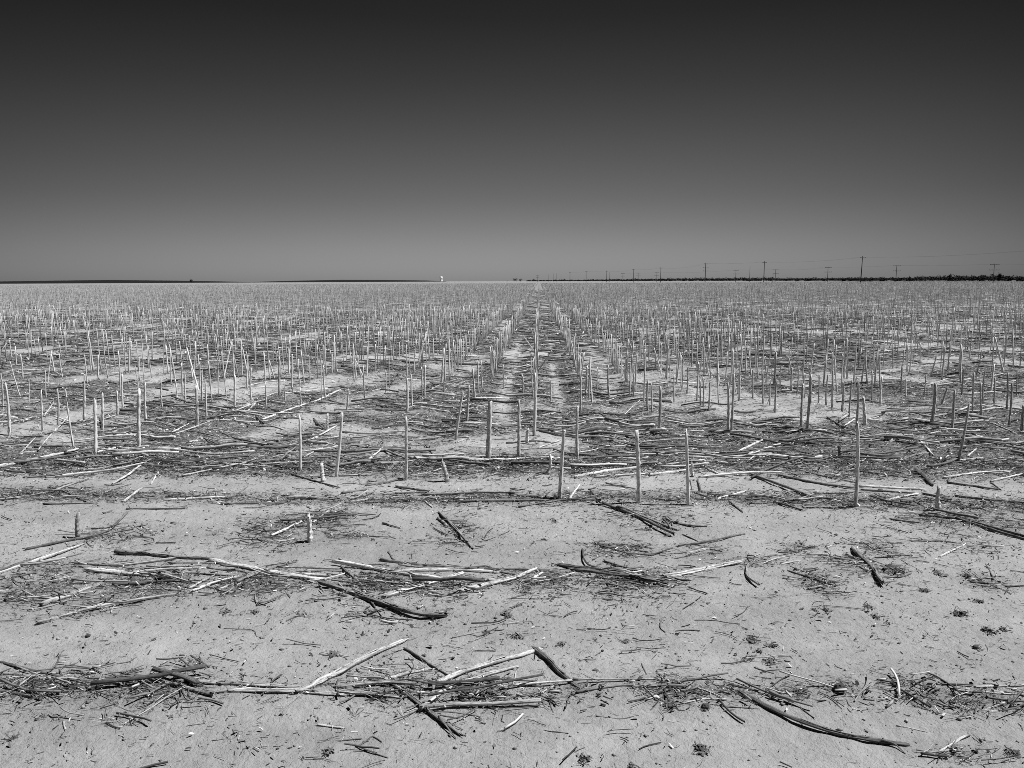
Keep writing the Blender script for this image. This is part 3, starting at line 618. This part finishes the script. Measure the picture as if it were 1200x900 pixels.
def stand_center(x, y, lx, ly, h, n, g, z0=None):
    t = np.linspace(0, 1, n); z0 = height1(x, y) if z0 is None else z0
    b = g.normal(size=2)*.005
    C = np.stack([lx*t+b[0]*np.sin(t*3.1), ly*t+b[1]*np.sin(t*3.1), (h-z0)*t], 1)
    C[0, 2] = -.03
    return C
# names of rows and counting order from the camera
rows = {}
for i, s in enumerate(stand):
    rows.setdefault(int(round((s[0]-ROW0)/ROWD)), []).append((s[1], i))
lab_of = {}
for k, lst in rows.items():
    lst.sort()
    for q, (_, i) in enumerate(lst):
        s = stand[i]
        if k == 0: rw = 'the row running straight away at the centre'
        else: rw = f"the {ordn(abs(k)-1)} row {'right' if k > 0 else 'left'} of the centre row"
        look = ('short stub' if s[4] < .25 else 'tall') + (' leaning' if math.hypot(s[2], s[3]) > .07 else '')
        lab_of[i] = f"{look} {'pale' if s[5] > .33 else 'grey'} cut stalk, {ORD[q] if q < 20 else ordn(q)} in {rw}"
special = {(748.5, 592): 'tall pale cut stalk on the third raked line, left of the near pair', (806.5, 592): 'tall pale cut stalk on the third raked line, right of the near pair',
  (1002.5, 593): 'tallest nearest cut stalk at the right, dark on its left side', (656, 588): 'tall cut stalk leaning slightly right, nearest one at the centre', (91, 628): 'short grey stub of post beside the bent branch at left',
  (363, 632): 'short white stub with a white stalk leaning on it', (1100, 597): 'short pale stub in the third raked line at far right', (86, 522): 'pale cut stalk with a forked top in the left group',
  (1123, 543): 'grey cut stalk leaning clearly to the right at far right', (394, 560): 'tall white stalk leaning slightly right, left of centre', (351.7, 552): 'straight white stalk standing left of the leaning white one',
  (379, 566): 'small white crooked stub at the foot of the leaning white stalk', (534, 517): 'long grey stalk leaning right, left of the centre rows', (475.8, 562): 'tall grey straight stalk standing alone left of centre'}
for i, s in enumerate(ST):
    if (s[0], s[1]) in special: lab_of[i] = special[(s[0], s[1])]
GS = 'cut stalks standing in sown rows'
labs = []
for i, (x, y, lx, ly, h, tone) in enumerate(stand):
    seed += 1; g = np.random.default_rng(seed)
    n = 22 if y < 12 else 8; K = 12 if y < 9 else 7
    C = stand_center(x, y, lx, ly, h, n, g)
    r = float(np.clip(g.normal(.0112 if y < 9 else .0090, .0016), .0062, .015))
    if h < .25: r *= 1.08
    t = np.linspace(0, 1, n); rad = r*(1.22-.30*t)*(1+.07*g.normal(size=n)); 
    for nd in range(4):
        u = (nd+.5+.4*g.random()-.2)/4; rad *= 1+.24*np.exp(-((t-u)/.035)**2)
    V, Fc, fib = tube_arrays(C[None], rad[None], K, ridge=.15, jag=r*2.2, seed=seed)
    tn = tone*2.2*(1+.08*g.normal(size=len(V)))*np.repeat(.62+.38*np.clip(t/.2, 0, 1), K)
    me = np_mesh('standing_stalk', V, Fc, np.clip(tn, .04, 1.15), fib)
    lb = lab_of[i]; labs.append(lb)
    if 'forked top' in lb:
        e = link('standing_stalk', None, None, label=lb, cat='stalk', group=GS); e.location = (x, y, height1(x, y))
        link('stem', me, M_stalk, e)
        a = C[int(n*.78)]; Cb = np.stack([a+np.array([.006+.035*q, 0, .10*q]) for q in np.linspace(0, 1, 6)])
        link('side_branch', stick_mesh(Cb, r*.6, tone, seed, K=8), M_stalk, e)
    elif y < 13 and h > .3 and g.random() < .45:
        e = link('standing_stalk', None, None, label=lb, cat='stalk', group=GS); e.location = (x, y, height1(x, y))
        link('stem', me, M_stalk, e)
        a = C[int(n*g.uniform(.1, .75))]; q = g.uniform(0, 2*math.pi); k_ = np.linspace(0, 1, 6); Lh = g.uniform(.05, .13); up_ = g.uniform(-.2, .9)
        Cb = np.stack([a[0]+math.cos(q)*(r+.03*k_**1.4), a[1]+math.sin(q)*(r+.03*k_**1.4), a[2]+Lh*(up_*k_-.8*k_**2)], 1)
        V, Fc, fib = tube_arrays(Cb[None], np.array([[.0055, .006, .0055, .0045, .003, .0012]]), 6, ridge=.3, jag=.004, seed=seed, flat=.3)
        link('leaf_scrap', np_mesh('leaf_scrap', V, Fc, np.full(len(V), g.uniform(.12, .7)), fib), M_stalk, e)
    else:
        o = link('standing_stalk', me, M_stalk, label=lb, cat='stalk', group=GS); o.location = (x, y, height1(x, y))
print('standing', len(stand), len(set(labs)))

# the rest of the stubble, out to the far end of the field: nobody could count it
def stubble(pts, K, Sg, rad0, hmean=.53):
    n = len(pts); h = np.clip(rng.normal(hmean, .10, n), .08, .78); z0 = height(pts[:, 0], pts[:, 1])
    ln = rng.normal(size=(n, 2))*.028; fl = rng.random(n) < .06; ln[fl] *= 5
    t = np.linspace(0, 1, Sg)[None, :]
    C = np.stack([pts[:, 0, None]+ln[:, 0, None]*t, pts[:, 1, None]+ln[:, 1, None]*t, z0[:, None]-.02+(h[:, None]+.02)*t], -1)
    rad = rad0*(rng.normal(1, .15, n)[:, None])*(1.2-.3*t)
    V, Fc, fib = tube_arrays(C, rad, K, ridge=.06, jag=.01, caps=(K > 4))
    tn = np.repeat(np.clip(rng.normal(.69, .2, n), .2, 1.05), Sg*K)
    return V, Fc, fib, tn
parts = [stubble(np.array(rest_pts), 6, 4, .0082)]
p2 = row_points(36, 90, .26, .78); parts.append(stubble(p2, 4, 2, .0084))
p3 = row_points(90, 200, .42, .92); parts.append(stubble(p3, 3, 2, .0105))
p4 = row_points(200, 420, 1.1, .9, rowstep=1); parts.append(stubble(p4, 3, 2, .017))
print('stubble', [len(p[0]) for p in parts])
def merge(parts):
    Vs, Fs, fb, tn = [], [], [], []; o = 0
    for V, Fc, fib, t in parts:
        Vs.append(V); Fs += [f+o for f in Fc]; fb.append(fib); tn.append(t); o += len(V)
    return np.concatenate(Vs), Fs, np.concatenate(fb), np.concatenate(tn)
V, Fs, fb, tn = merge(parts)
link('field_stubble', np_mesh('field_stubble', V, Fs, tn, fb), M_stalk, label='dense pale cut stubble stretching in rows back to the horizon', cat='stubble', kind='stuff')

# ---------------------------------------------------------------- loose material
def frustum_pts(y0, y1, n, half=.72, side=1.2, pw=2.):
    y = rng.random(n)
    # uniform by area
    a0, a1 = (half*y0+side)**2, (half*y1+side)**2
    wv_ = np.sqrt(a0+(a1-a0)*y); yy = (wv_-side)/half
    xx = (rng.random(n)*2-1)*(half*yy+side)
    return xx, yy
def rods(x, y, Lm, rm, tone, ang_sd, K=3, Sg=3, zr=.02, lift=.0, bend=.15):
    n = len(x); a = rng.normal(0, ang_sd, n); Ln = Lm*np.minimum(np.exp(rng.normal(0, .45, n)), 2.6); r = rm*np.minimum(np.exp(rng.normal(0, .3, n)), 1.8)
    t = np.linspace(-.5, .5, Sg)[None, :]
    bd = rng.normal(0, bend, n)[:, None]*Ln[:, None]*(t**2*4-1)*.5
    cx = x[:, None]+np.cos(a)[:, None]*t*Ln[:, None]-np.sin(a)[:, None]*bd
    cy = y[:, None]+np.sin(a)[:, None]*t*Ln[:, None]+np.cos(a)[:, None]*bd
    tilt = rng.normal(0, zr, n)[:, None]*Ln[:, None]*t*2
    cz = height(cx, cy)+r[:, None]*.8+np.abs(rng.normal(0, 1, n))[:, None]*lift+np.abs(tilt)*.6+tilt*.4
    V, Fc, fib = tube_arrays(np.stack([cx, cy, cz], -1), np.repeat(r[:, None], Sg, 1), K, ridge=.15, jag=.3*rm, caps=(K > 4))
    return V, Fc, fib, np.repeat(tone, Sg*K)
def flakes(x, y, sz, tone, lift=.006):
    n = len(x); a = rng.uniform(0, np.pi*2, n); s = sz*np.minimum(np.exp(rng.normal(0, .42, n)), 2.1); w_ = s*rng.uniform(.12, .45, n)
    u = np.stack([np.cos(a), np.sin(a), rng.normal(0, .35, n)], 1)*s[:, None]/2
    v = np.stack([-np.sin(a), np.cos(a), rng.normal(0, .5, n)], 1)*w_[:, None]/2
    c = np.stack([x, y, height(x, y)+.002+np.abs(rng.normal(0, lift, n))+np.abs(u[:, 2])*.6], 1)
    up = np.zeros_like(c); up[:, 2] = s*rng.uniform(-.05, .28, n)
    V = np.stack([c-u-v, c-u+v, c+v*1.1+up, c-v*1.1+up, c+u+v*.6, c+u-v*.6], 1).reshape(-1, 3)
    b = (np.arange(n)*6)[:, None]
    F4 = np.concatenate([b+np.array([0, 3, 2, 1]), b+np.array([3, 5, 4, 2])])
    return V, [F4], np.repeat(c, 6, axis=0), np.repeat(tone, 6)
def tones(n, pd=.70, dark=(.03, .11), pale=(.35, .72)):
    q = rng.random(n); return np.where(q < pd, rng.uniform(*dark, n), np.where(q < pd+(1-pd)*.45, rng.uniform(.14, .3, n), rng.uniform(*pale, n)))
L_parts = []
def scatter(y0, y1, n, gain, floor, fn):
    x, y = frustum_pts(y0, y1, n); d = trash(x, y); pn = np.clip(fbm(x*.9+31, y*1.1, 61, 3)*3.2-.9, .12, 2); ok = rng.random(n) < np.clip(d**1.3*gain+floor*(pn if y0 < 3 else 1), 0, 1)
    L_parts.append(fn(x[ok], y[ok]))
# headland, fine shreds and crumbs
scatter(2.2, 7.2, 150000, .75, .052, lambda x, y: rods(x, y, .022, .0011, tones(len(x), .72), .9, bend=.15, zr=.12, lift=.004))
scatter(2.2, 7.2, 90000, .9, .04, lambda x, y: flakes(x, y, .013, tones(len(x), .75)))
scatter(2.2, 7.2, 16000, .9, .02, lambda x, y: rods(x, y, .10, .0021, tones(len(x), .75, (.03, .12), (.3, .5)), .7, Sg=5, K=4, bend=.16, zr=.08, lift=.006))
scatter(2.4, 7.2, 26000, 1., .0, lambda x, y: rods(x, y, .075, .0009, tones(len(x), .45, (.05, .16), (.35, .6)), .6, Sg=4, K=3, bend=.10, zr=.12, lift=.010))
scatter(2.4, 7.2, 26000, 1., .004, lambda x, y: rods(x, y, .028, .0023, tones(len(x), .50, (.05, .16), (.35, .65)), .7, Sg=2, K=5, bend=0, zr=.16, lift=.008))
scatter(2.4, 7.2, 4500, 1., .0, lambda x, y: rods(x, y, .12, .0030, tones(len(x), .45, (.06, .14), (.3, .6)), .5, Sg=5, K=6, bend=.08, zr=.08, lift=.012))
# field front
FT = lambda n: tones(n, .52, (.06, .17), (.35, .65))
scatter(6.2, 16, 200000, .8, .06, lambda x, y: rods(x, y, .045, .0016, FT(len(x)), .7, bend=.25, zr=.12, lift=.004))
scatter(6.2, 16, 90000, .7, .05, lambda x, y: flakes(x, y, .022, FT(len(x)), .006))
scatter(6.5, 16, 9000, .7, .03, lambda x, y: rods(x, y, .17, .0036, tones(len(x), .35, (.06, .16), (.4, .7)), .40, K=5, Sg=5, bend=.12, zr=.05, lift=.010))
# deeper
scatter(16, 45, 150000, .75, .08, lambda x, y: rods(x, y, .13, .0042, tones(len(x), .55, (.05, .15), (.35, .65)), .45, bend=.15, zr=.06, lift=.012))
scatter(16, 45, 70000, .7, .05, lambda x, y: flakes(x, y, .05, tones(len(x), .6, (.06, .18), (.4, .75)), .01))
scatter(45, 140, 90000, .9, .12, lambda x, y: rods(x, y, .4, .010, tones(len(x), .40, (.06, .18), (.4, .75)), .35, Sg=2, bend=0, zr=.04, lift=.02))
V, Fs, fb, tn = merge(L_parts)
print('litter verts', len(V))
link('stalk_litter', np_mesh('stalk_litter', V, Fs, np.clip(tn, .02, .8)), M_litter, label='fine dark and pale shreds of leaf and stem strewn over the soil', cat='litter', kind='stuff')
# whole fallen stems too many to list
FP = []
def stems(y0, y1, n, floor, Lm=.42, rm=.0088, K=6, Sg=5, pd=.42, dk=(.07, .18), sd=.28):
    x, y = frustum_pts(y0, y1, n); d = trash(x, y); ok = rng.random(n) < d*.8+floor if floor > 0 else rng.random(n) < (d-.55)*2
    x, y = x[ok], y[ok]; FP.append(rods(x, y, Lm, rm, tones(len(x), pd, dk, (.38, .75)), sd, K=K, Sg=Sg, bend=.06, zr=.02, lift=.015))
stems(6.7, 9.5, 520, .03, .42, .0085, 8, 7, .28, (.10, .26), .40); stems(9.5, 15, 800, .03)
stems(2.8, 6.6, 1300, -.42, .24, .0066, 8, 6); stems(15, 40, 9000, .08, .5, .010, 5, 3)
V, Fs, fb, tn = merge(FP)
link('fallen_stem_litter', np_mesh('fallen_stem_litter', V, Fs, tn, fb), M_stalk, label='countless broken stems lying flat between the stubble rows', cat='litter', kind='stuff')

# soil crumbs on the headland
n = 22000; x, y = frustum_pts(2.2, 8, n); s = .0022*np.minimum(np.exp(rng.normal(0, .6, n)), 4.5)
ico = np.array([(1,0,0),(-1,0,0),(0,1,0),(0,-1,0),(0,0,1),(0,0,-1)], float)
fi = np.array([(0,2,4),(2,1,4),(1,3,4),(3,0,4),(2,0,5),(1,2,5),(3,1,5),(0,3,5)])
Vv = (ico[None]*(1+.25*rng.normal(size=(n, 6, 1)))*s[:, None, None])*np.array([1.2, 1.1, .8])+np.stack([x, y, height(x, y)+s*.3], 1)[:, None]
Ff = (fi[None]+(np.arange(n)*6)[:, None, None]).reshape(-1, 3)
link('soil_crumbs', np_mesh('soil_crumbs', Vv.reshape(-1, 3), [Ff], np.repeat(rng.uniform(.12, .34, n), 6)), M_litter, label='small loose crumbs of dry soil on the headland', cat='soil crumbs', kind='stuff')

# ---------------------------------------------------------------- small clumps that can be told apart
CL = [(880,750,9,.06),(905,757,9,.07),(890,763,6,.06),(876,772,9,.06),(902,775,9,.07),(826,832,7,.06),(822,876,13,.07),(1145,762,6,.06),(1125,725,12,.05),(1083,697,9,.06),(1099,678,8,.07),(1148,710,7,.06),(658,757,6,.08),(733,751,6,.05),(1187,882,11,.06),
      (968,722,8,.07),(955,722,5,.08),(1018,717,8,.07),(1027,727,7,.07),(1134,681,7,.07),(637,629,5,.05),(614,696,7,.05),(595,722,9,.08),(403,856,3,.2),(180,760,5,.1),(103,752,4,.08),(15,865,8,.07),(385,881,9,.06),(685,889,11,.07),(200,842,4,.1),(740,897,6,.06),(1175,741,7,.06),(1160,640,6,.08),(1045,676,14,.08),(570,742,7,.08),(605,748,10,.08),(390,770,9,.07),(785,829,9,.06),(300,723,6,.08),(265,722,8,.1),(1158,742,10,.07),(575,755,4,.1),(650,612,6,.12),(700,632,6,.08)]
order = sorted(range(len(CL)), key=lambda i: CL[i][0]); rk = {i: k for k, i in enumerate(order)}
for i, (px, py, hw, tn0) in enumerate(CL):
    x, y = P(px, py); wd = abs(P(px+hw, py)[0]-x); g = np.random.default_rng(900+i); hw *= .8; wd *= .8; m = int(14+hw*4)
    save = rng; rng = g
    xx = x+g.normal(size=m)*wd*.42; yy = y+g.normal(size=m)*wd*.5
    a = flakes(xx, yy, wd*.45, g.uniform(tn0*.7, tn0*2.6, m), wd*.08)
    b_ = rods(xx[:m//4], yy[:m//4], wd*.8, .0012, g.uniform(.05, .35, m//4), 1.2, K=4, Sg=4, bend=.4, zr=.25, lift=wd*.1)
    rng = save
    V, Fs, fb, tn = merge([a, b_]); z0 = height1(x, y); V = V-np.array([x, y, z0])
    o = link('leaf_clump', np_mesh('leaf_clump', V, Fs, tn), M_litter, label=f"{'tiny' if hw < 6 else ('small' if hw < 9 else 'larger')} dark crumpled leaf clump on bare headland soil, {ordn(rk[i])} from the left", cat='leaf clump', group='dark leaf clumps scattered on the headland')
    o.location = (x, y, z0)
# the round seed head in the nearest raked line
import bmesh
def lump(r, seed_, sub=3, amp=.18):
    bm = bmesh.new(); bmesh.ops.create_icosphere(bm, subdivisions=sub, radius=r); g = np.random.default_rng(seed_)
    for v in bm.verts:
        c = v.co/r; v.co *= 1+amp*(float(vnoise(c.x*4+9, c.y*4+c.z*5, seed_))-.5)*2*.7+amp*.4*g.normal()
        v.co.z *= .75
    me = bpy.data.meshes.new('lump'); bm.to_mesh(me); bm.free(); add_attr(me, 'tone', np.full(len(me.vertices), .06)); return me
for (px, py, r, lab, nm, ct) in [(984, 815, .022, 'round dark dried seed head in the nearest raked line at right', 'seed_head', 'seed head'), (1143, 763, .012, 'small dark pebble on bare soil at right', 'pebble', 'pebble'),
                             (104, 753, .010, 'small pebble with a pale top on bare soil at left', 'pebble', 'pebble'), (706, 766, .006, 'tiny dark pebble on bare soil above the crooked stalk', 'pebble', 'pebble'), (827, 831, .014, 'dark clod just below the nearest raked line', 'clod', 'clod')]:
    x, y = P(px, py); o = link(nm, lump(r, px), M_litter, label=lab, cat=ct); o.location = (x, y, height1(x, y)+r*.55)

# ---------------------------------------------------------------- horizon
def ridge(name, prof, D, depth, seed_, rag=.5):
    xs = []; g = np.random.default_rng(seed_)
    px = np.linspace(prof[0][0], prof[-1][0], 500)
    top = np.interp(px, [p[0] for p in prof], [p[1] for p in prof])-.45
    Vv = []; m = len(px)
    prof_t = [(0, 0), (.15, .75), (.4, 1), (.7, .7), (1, 0)]
    for k, (dt, hf) in enumerate(prof_t):
        for p_, ty in zip(px, top):
            x, y, z = at_dist(p_, D+dt*depth, ty)
            zt = max(.0, at_dist(p_, D+.4*depth, ty)[2])
            zt = zt*hf+(rag*g.random()*min(1, zt/4) if hf > .5 else 0)
            Vv.append((x, y, zt if hf > 0 else -1))
    idx = np.arange(len(prof_t)*m).reshape(len(prof_t), m)
    fq = np.stack([idx[:-1, :-1], idx[:-1, 1:], idx[1:, 1:], idx[1:, :-1]], -1).reshape(-1, 4)
    return link(name, np_mesh(name, np.array(Vv), [fq]), M_hill, kind='structure')
ridge('hill', [(-120, 330.8), (0, 330.3), (60, 329.4), (130, 328.6), (200, 329.3), (260, 330.3), (300, 331.2)], 3200, 500, 1)
ridge('hill', [(296, 330.9), (340, 329.6), (400, 328.4), (450, 328.6), (500, 329.2), (523, 330.2)], 3400, 500, 2)

def foliage(cx, cy, cz, rx, ry, rz, m, sz, g):
    d = g.normal(size=(m, 3)); d /= np.linalg.norm(d, axis=1, keepdims=True); rr = g.random((m, 1))**.4
    lob = 1+.35*np.sin(d[:, :1]*5+d[:, 2:]*4+g.uniform(0, 6))
    c = np.array([cx, cy, cz])+d*rr*lob*np.array([rx, ry, rz])
    u = g.normal(size=(m, 3)); u /= np.linalg.norm(u, axis=1, keepdims=True); v = np.cross(u, g.normal(size=(m, 3))); v /= np.linalg.norm(v, axis=1, keepdims=True)
    u *= sz*g.uniform(.5, 1.3, (m, 1)); v *= sz*.6*g.uniform(.5, 1.3, (m, 1))
    V = np.stack([c-u, c-v*.8, c+u, c+v*.8], 1).reshape(-1, 3); F4 = (np.arange(m)*4)[:, None]+np.array([0, 1, 2, 3])
    return V, F4
def hedge():
    g = np.random.default_rng(5); Vs, Fs = [], []; o = 0
    T = [(600, 328.8), (640, 328.0), (700, 327.2), (760, 326.2), (800, 325.6), (900, 324.9), (960, 325.3), (1000, 324.8), (1040, 325.2), (1070, 324.2), (1100, 323.0), (1130, 322.4), (1165, 322.2), (1200, 323.4), (1330, 322)]
    px = 618.
    while px < 1320:
        D = 460*660/(px-540) if px > 640 else 460*660/(100)+0*(px)
        D *= g.uniform(.97, 1.03)
        ty = np.interp(px, [t[0] for t in T], [t[1] for t in T])+.7+g.normal()*.5
        x, y, z = at_dist(px, D, ty); z = max(z, .8)
        rx = z*g.uniform(.6, 1.1)+.4; m = int(np.clip(420*560/D, 60, 420))
        V, F4 = foliage(x, y, z*.48, rx, rx, z*.52, m, .42*max(1, D/700), g)
        Vs.append(V); Fs.append(F4+o); o += len(V)
        px += (rx*.75)/D*F
    return np.concatenate(Vs), [np.concatenate(Fs)]
V, Fs = hedge()
link('hedgerow', np_mesh('hedgerow', V, Fs), M_leaf, label='long dark line of scrub along the horizon under the power poles', cat='hedgerow', kind='stuff')
# low grassy bank in front of the hedgerow
bk = []
pxs = np.linspace(640, 1330, 160)
for dt, hh in ((-14, -.05), (-9, .35), (-4, .7), (4, .75), (10, -.05)):
    for p_ in pxs:
        D = 460*660/(p_-540); x, y, _ = at_dist(p_, D+dt*D/460-2, 330); bk.append((x, y, hh+(.12*math.sin(p_*1.7)+.1*math.sin(p_*.61) if hh > 0 else 0)))
idx = np.arange(5*160).reshape(5, 160); fq = np.stack([idx[:-1, :-1], idx[:-1, 1:], idx[1:, 1:], idx[1:, :-1]], -1).reshape(-1, 4)
link('embankment', np_mesh('embankment', np.array(bk), [fq]), M_bank, kind='structure')

def shrub(px, D, hgt, wid, lab, seed_, cat='bush', grp=None):
    g = np.random.default_rng(seed_); x, y, _ = at_dist(px, D)
    e = link('bush' if cat == 'bush' else 'tree', None, None, label=lab, cat=cat, group=grp); e.location = (x, y, 0)
    V, F4 = foliage(0, 0, hgt*.58, wid/2, wid/2, hgt*.44, 260, hgt*.10, g)
    link('crown', np_mesh('crown', V, [F4]), M_leaf, e)
    C = np.array([(0, 0, -.1), (hgt*.02, 0, hgt*.25), (0, hgt*.01, hgt*.5)])
    V, Fc, fib = tube_arrays(C[None], np.array([[.05, .04, .02]])*hgt, 7, seed=3)
    link('trunk', np_mesh('trunk', V, Fc), M_bark, e)
shrub(224, 3150, 13, 11, 'lone tree standing up from the dark ridge at far left', 31, 'tree')
shrub(603.5, 1900, 8, 12, 'left one of the dark trees on the horizon where the rows meet', 32, 'tree', 'dark trees on the horizon at the vanishing point')
shrub(609.8, 1900, 6.5, 9, 'right one of the paired dark trees where the rows meet', 33, 'tree', 'dark trees on the horizon at the vanishing point')
shrub(595, 1900, 2.6, 3, 'tiny dark bush just left of the paired trees', 38)
shrub(620.5, 1900, 4, 7, 'low dark bush just right of the paired trees', 34)
shrub(625.5, 1900, 6, 6, 'dark bush at the left start of the hedgerow', 35)
shrub(1113, 500, 4.0, 1.6, 'bush rising above the hedgerow left of the wide double-arm pole', 36)
shrub(1171, 470, 4.3, 1.7, 'bush rising above the hedgerow right beside the wide double-arm pole', 37)
shrub(1066, 560, 3.3, 1.8, 'rounded bush rising above the hedgerow right of the thin double-arm pole', 39)

# white silo on the horizon
xs_, ys_, _ = at_dist(517, 2600)
e = link('grain_silo', None, None, label='white grain silo standing alone on the horizon left of centre', cat='silo'); e.location = (xs_, ys_, 0)
def lathe(prof, K=28):
    prof = np.array(prof, float); th = np.arange(K)*2*np.pi/K; n = len(prof)
    V = np.stack([prof[:, 0, None]*np.cos(th), prof[:, 0, None]*np.sin(th), np.repeat(prof[:, 1, None], K, 1)], -1).reshape(-1, 3)
    idx = np.arange(n*K).reshape(n, K); a = idx[:-1]; b = np.roll(a, -1, 1); d = idx[1:]; c = np.roll(d, -1, 1)
    return V, [np.stack([a, b, c, d], -1).reshape(-1, 4), idx[0, ::-1][None], idx[-1][None]]
for nm, pr in (('base', [(4.6, -.5), (4.6, 4.6), (4.3, 5.0)]), ('tower', [(4.2, 4.98), (4.2, 9.5)]), ('tank', [(4.2, 9.48), (4.6, 10.0), (4.6, 16.6)]), ('roof', [(4.8, 16.55), (2.4, 17.8), (.3, 18.5)])):
    V, Fc = lathe(pr); o = link(nm, np_mesh(nm, V, Fc), M_white, e)

# dark weed in the stubble
x, y = P(1133, 344); g = np.random.default_rng(4)
V, F4 = foliage(0, 0, .22, .34, .3, .24, 140, .05, g)
o = link('weed', np_mesh('weed', V, [F4]), M_leaf, label='small dark weed clump standing in the stubble at far right', cat='weed'); o.location = (x, y, 0)

# ---------------------------------------------------------------- power poles
def cyl(p0, p1, r0, r1, K=8):
    return tube_arrays(np.array([[p0, ((np.array(p0)+np.array(p1))/2), p1]]), np.array([[r0, (r0+r1)/2, r1]]), K, seed=1)
def boxm(cx, cy, cz, sx_, sy_, sz_):
    v = np.array([(a, b, c) for a in (-.5, .5) for b in (-.5, .5) for c in (-.5, .5)])*np.array([sx_, sy_, sz_])+np.array([cx, cy, cz])
    f = np.array([(0, 1, 3, 2), (4, 6, 7, 5), (0, 4, 5, 1), (2, 3, 7, 6), (0, 2, 6, 4), (1, 5, 7, 3)]); return v, [f]
POLES = [  # px, top y, kind, label
 (1011, 300, 'A', 'tallest plain pole, standing right of centre of the power line'), (896, 306, 'A', 'tall plain pole with a small arm, beside a short double-arm pole'), (827, 308, 'T', 'tall dark pole with three short crossarms'),
 (774.5, 313, 'A', 'plain pole standing next left of the three-arm pole'), (742.5, 315, 'A', 'second plain pole left of the three-arm pole'), (711, 317, 'A', 'left one of a close pair of thin poles'), (714.5, 318.5, 'a', 'right one of the close pair of thin poles'),
 (687, 317.5, 'A', 'dark thin pole left of the close pair'), (668, 318.5, 'A', 'thick far pole second left of the close pair'), (652, 320, 'a', 'faint far pole, fourth left of the close pair'), (648.5, 320.5, 'a', 'faint far pole, fifth left of the close pair'), (643, 321.5, 'a', 'faint far pole, sixth left of the close pair'), (630, 322.5, 'B', 'short far pole at the left start of the line'),
 (657.5, 321, 'a', 'faint far pole, third left of the close pair'), (879, 312, 'a', 'thin pale pole just left of the tall one with a small arm'),
 (1165.5, 309, 'B', 'nearest double-arm pole with wide crossarms at far right'), (1051, 310.5, 'B', 'double-arm pole between the tallest pole and the widest-arm one'), (970.5, 312.5, 'B', 'double-arm pole just left of the tallest plain pole'),
 (909, 315.5, 'B', 'small double-arm pole just right of the tall pole with a small arm'), (862.5, 316, 'B', 'small double-arm pole right of the three-arm pole'), (769.8, 318.5, 'B', 'small double-arm pole touching the first plain pole left of the three-arm pole'),
 (748, 319.5, 'B', 'small double-arm pole just right of the second plain pole'), (730, 320, 'B', 'small double-arm pole between close pair and second plain pole'), (906, 320, 'b', 'stub of a far pole just left of a small double-arm pole')]
HA, HB = 10.5, 8.5
tops = {'A': [], 'B': []}
LINEDIR = None
for px, ty, kd, lab in POLES:
    Hh = {'A': HA, 'T': HA, 'a': HA*.9, 'B': HB, 'b': 5}[kd]
    d = ray(px, ty); el = d[2]/math.hypot(d[0], d[1]); D = (Hh-CAMH)/el
    x, y = d[0]/math.hypot(d[0], d[1])*D, d[1]/math.hypot(d[0], d[1])*D
    e = link('power_pole', None, None, label=lab, cat='utility pole', group='wooden power poles along the horizon'); e.location = (x, y, 0); e.rotation_euler = (0, 0, R(4))
    th_ = .17 if kd in 'AT' else .13
    if kd in 'ab': th_ = .10
    lean = .12 if px == 1011 else 0.03
    V, Fc, fib = cyl((-lean*Hh*.25, 0, -.5), (0, 0, Hh), th_*1.25, th_*.8)
    link('pole', np_mesh('pole', V, Fc), M_pole, e)
    arms = {'A': [(Hh-.7, 2.2)], 'T': [(Hh-.6, 1.7), (Hh-2.6, 2.8), (Hh-4.2, 2.8)], 'a': [], 'b': [], 'B': [(Hh-.45, 4.4 if px == 1165.5 else 3.6), (Hh-2.9, 4.8 if px == 1165.5 else 3.9)]}[kd]
    for az, al in arms:
        v, f = boxm(0, -.14-th_, az, al, .13, .17); a = link('crossarm', np_mesh('crossarm', v, f), M_pole, e)
        for ox in (-al/2+.15, -al/6, al/6, al/2-.15) if kd == 'B' else (-al/2+.15, al/2-.15):
            V, Fc = lathe([(.03, 0), (.06, .05), (.09, .10), (.05, .16), (.08, .2), (.03, .27)], 8); V = V+np.array([ox, -.14-th_, az+.087])
            link('insulator', np_mesh('insulator', V, Fc), M_ins, a)
    if kd in 'AT': tops['A'].append((D, px, x, y, Hh-.42 if kd == 'A' else Hh-.33))
    if kd == 'B' and px > 650: tops['B'].append((D, px, x, y, Hh-.18))
def wire(nodes, off, lab, sag):
    nodes = sorted(nodes, key=lambda t: -t[1]); pts = []
    # the line goes on beyond the frame at right
    a, b = nodes[0], nodes[1]; pts0 = [(a[2]+(a[2]-b[2])*1.2, a[3]+(a[3]-b[3])*1.2, a[4])]+[(n_[2], n_[3], n_[4]) for n_ in nodes]
    for p, q in zip(pts0[:-1], pts0[1:]):
        Ls = math.hypot(p[0]-q[0], p[1]-q[1])
        for k in range(14):
            t = k/14; pts.append((p[0]+(q[0]-p[0])*t+off, p[1]+(q[1]-p[1])*t-.28, p[2]+(q[2]-p[2])*t-sag*min(1.4, Ls/90)*4*t*(1-t)))
    pts.append((pts0[-1][0]+off, pts0[-1][1]-.28, pts0[-1][2]))
    C = np.array(pts); V, Fc, fib = tube_arrays(C[None], np.full((1, len(C)), .010), 5, seed=1)
    link('power_line', np_mesh('power_line', V, Fc), M_wire, label=lab, cat='wire', group='thin wires strung between the power poles')
wire(tops['A'], -.95, 'left wire strung along the tall plain poles', .9); wire(tops['A'], .95, 'right wire strung along the tall plain poles', .9)
wire(tops['B'], -1.6, 'left wire on the top arms of the double-arm poles', .8); wire(tops['B'], 1.6, 'right wire on the top arms of the double-arm poles', .8)
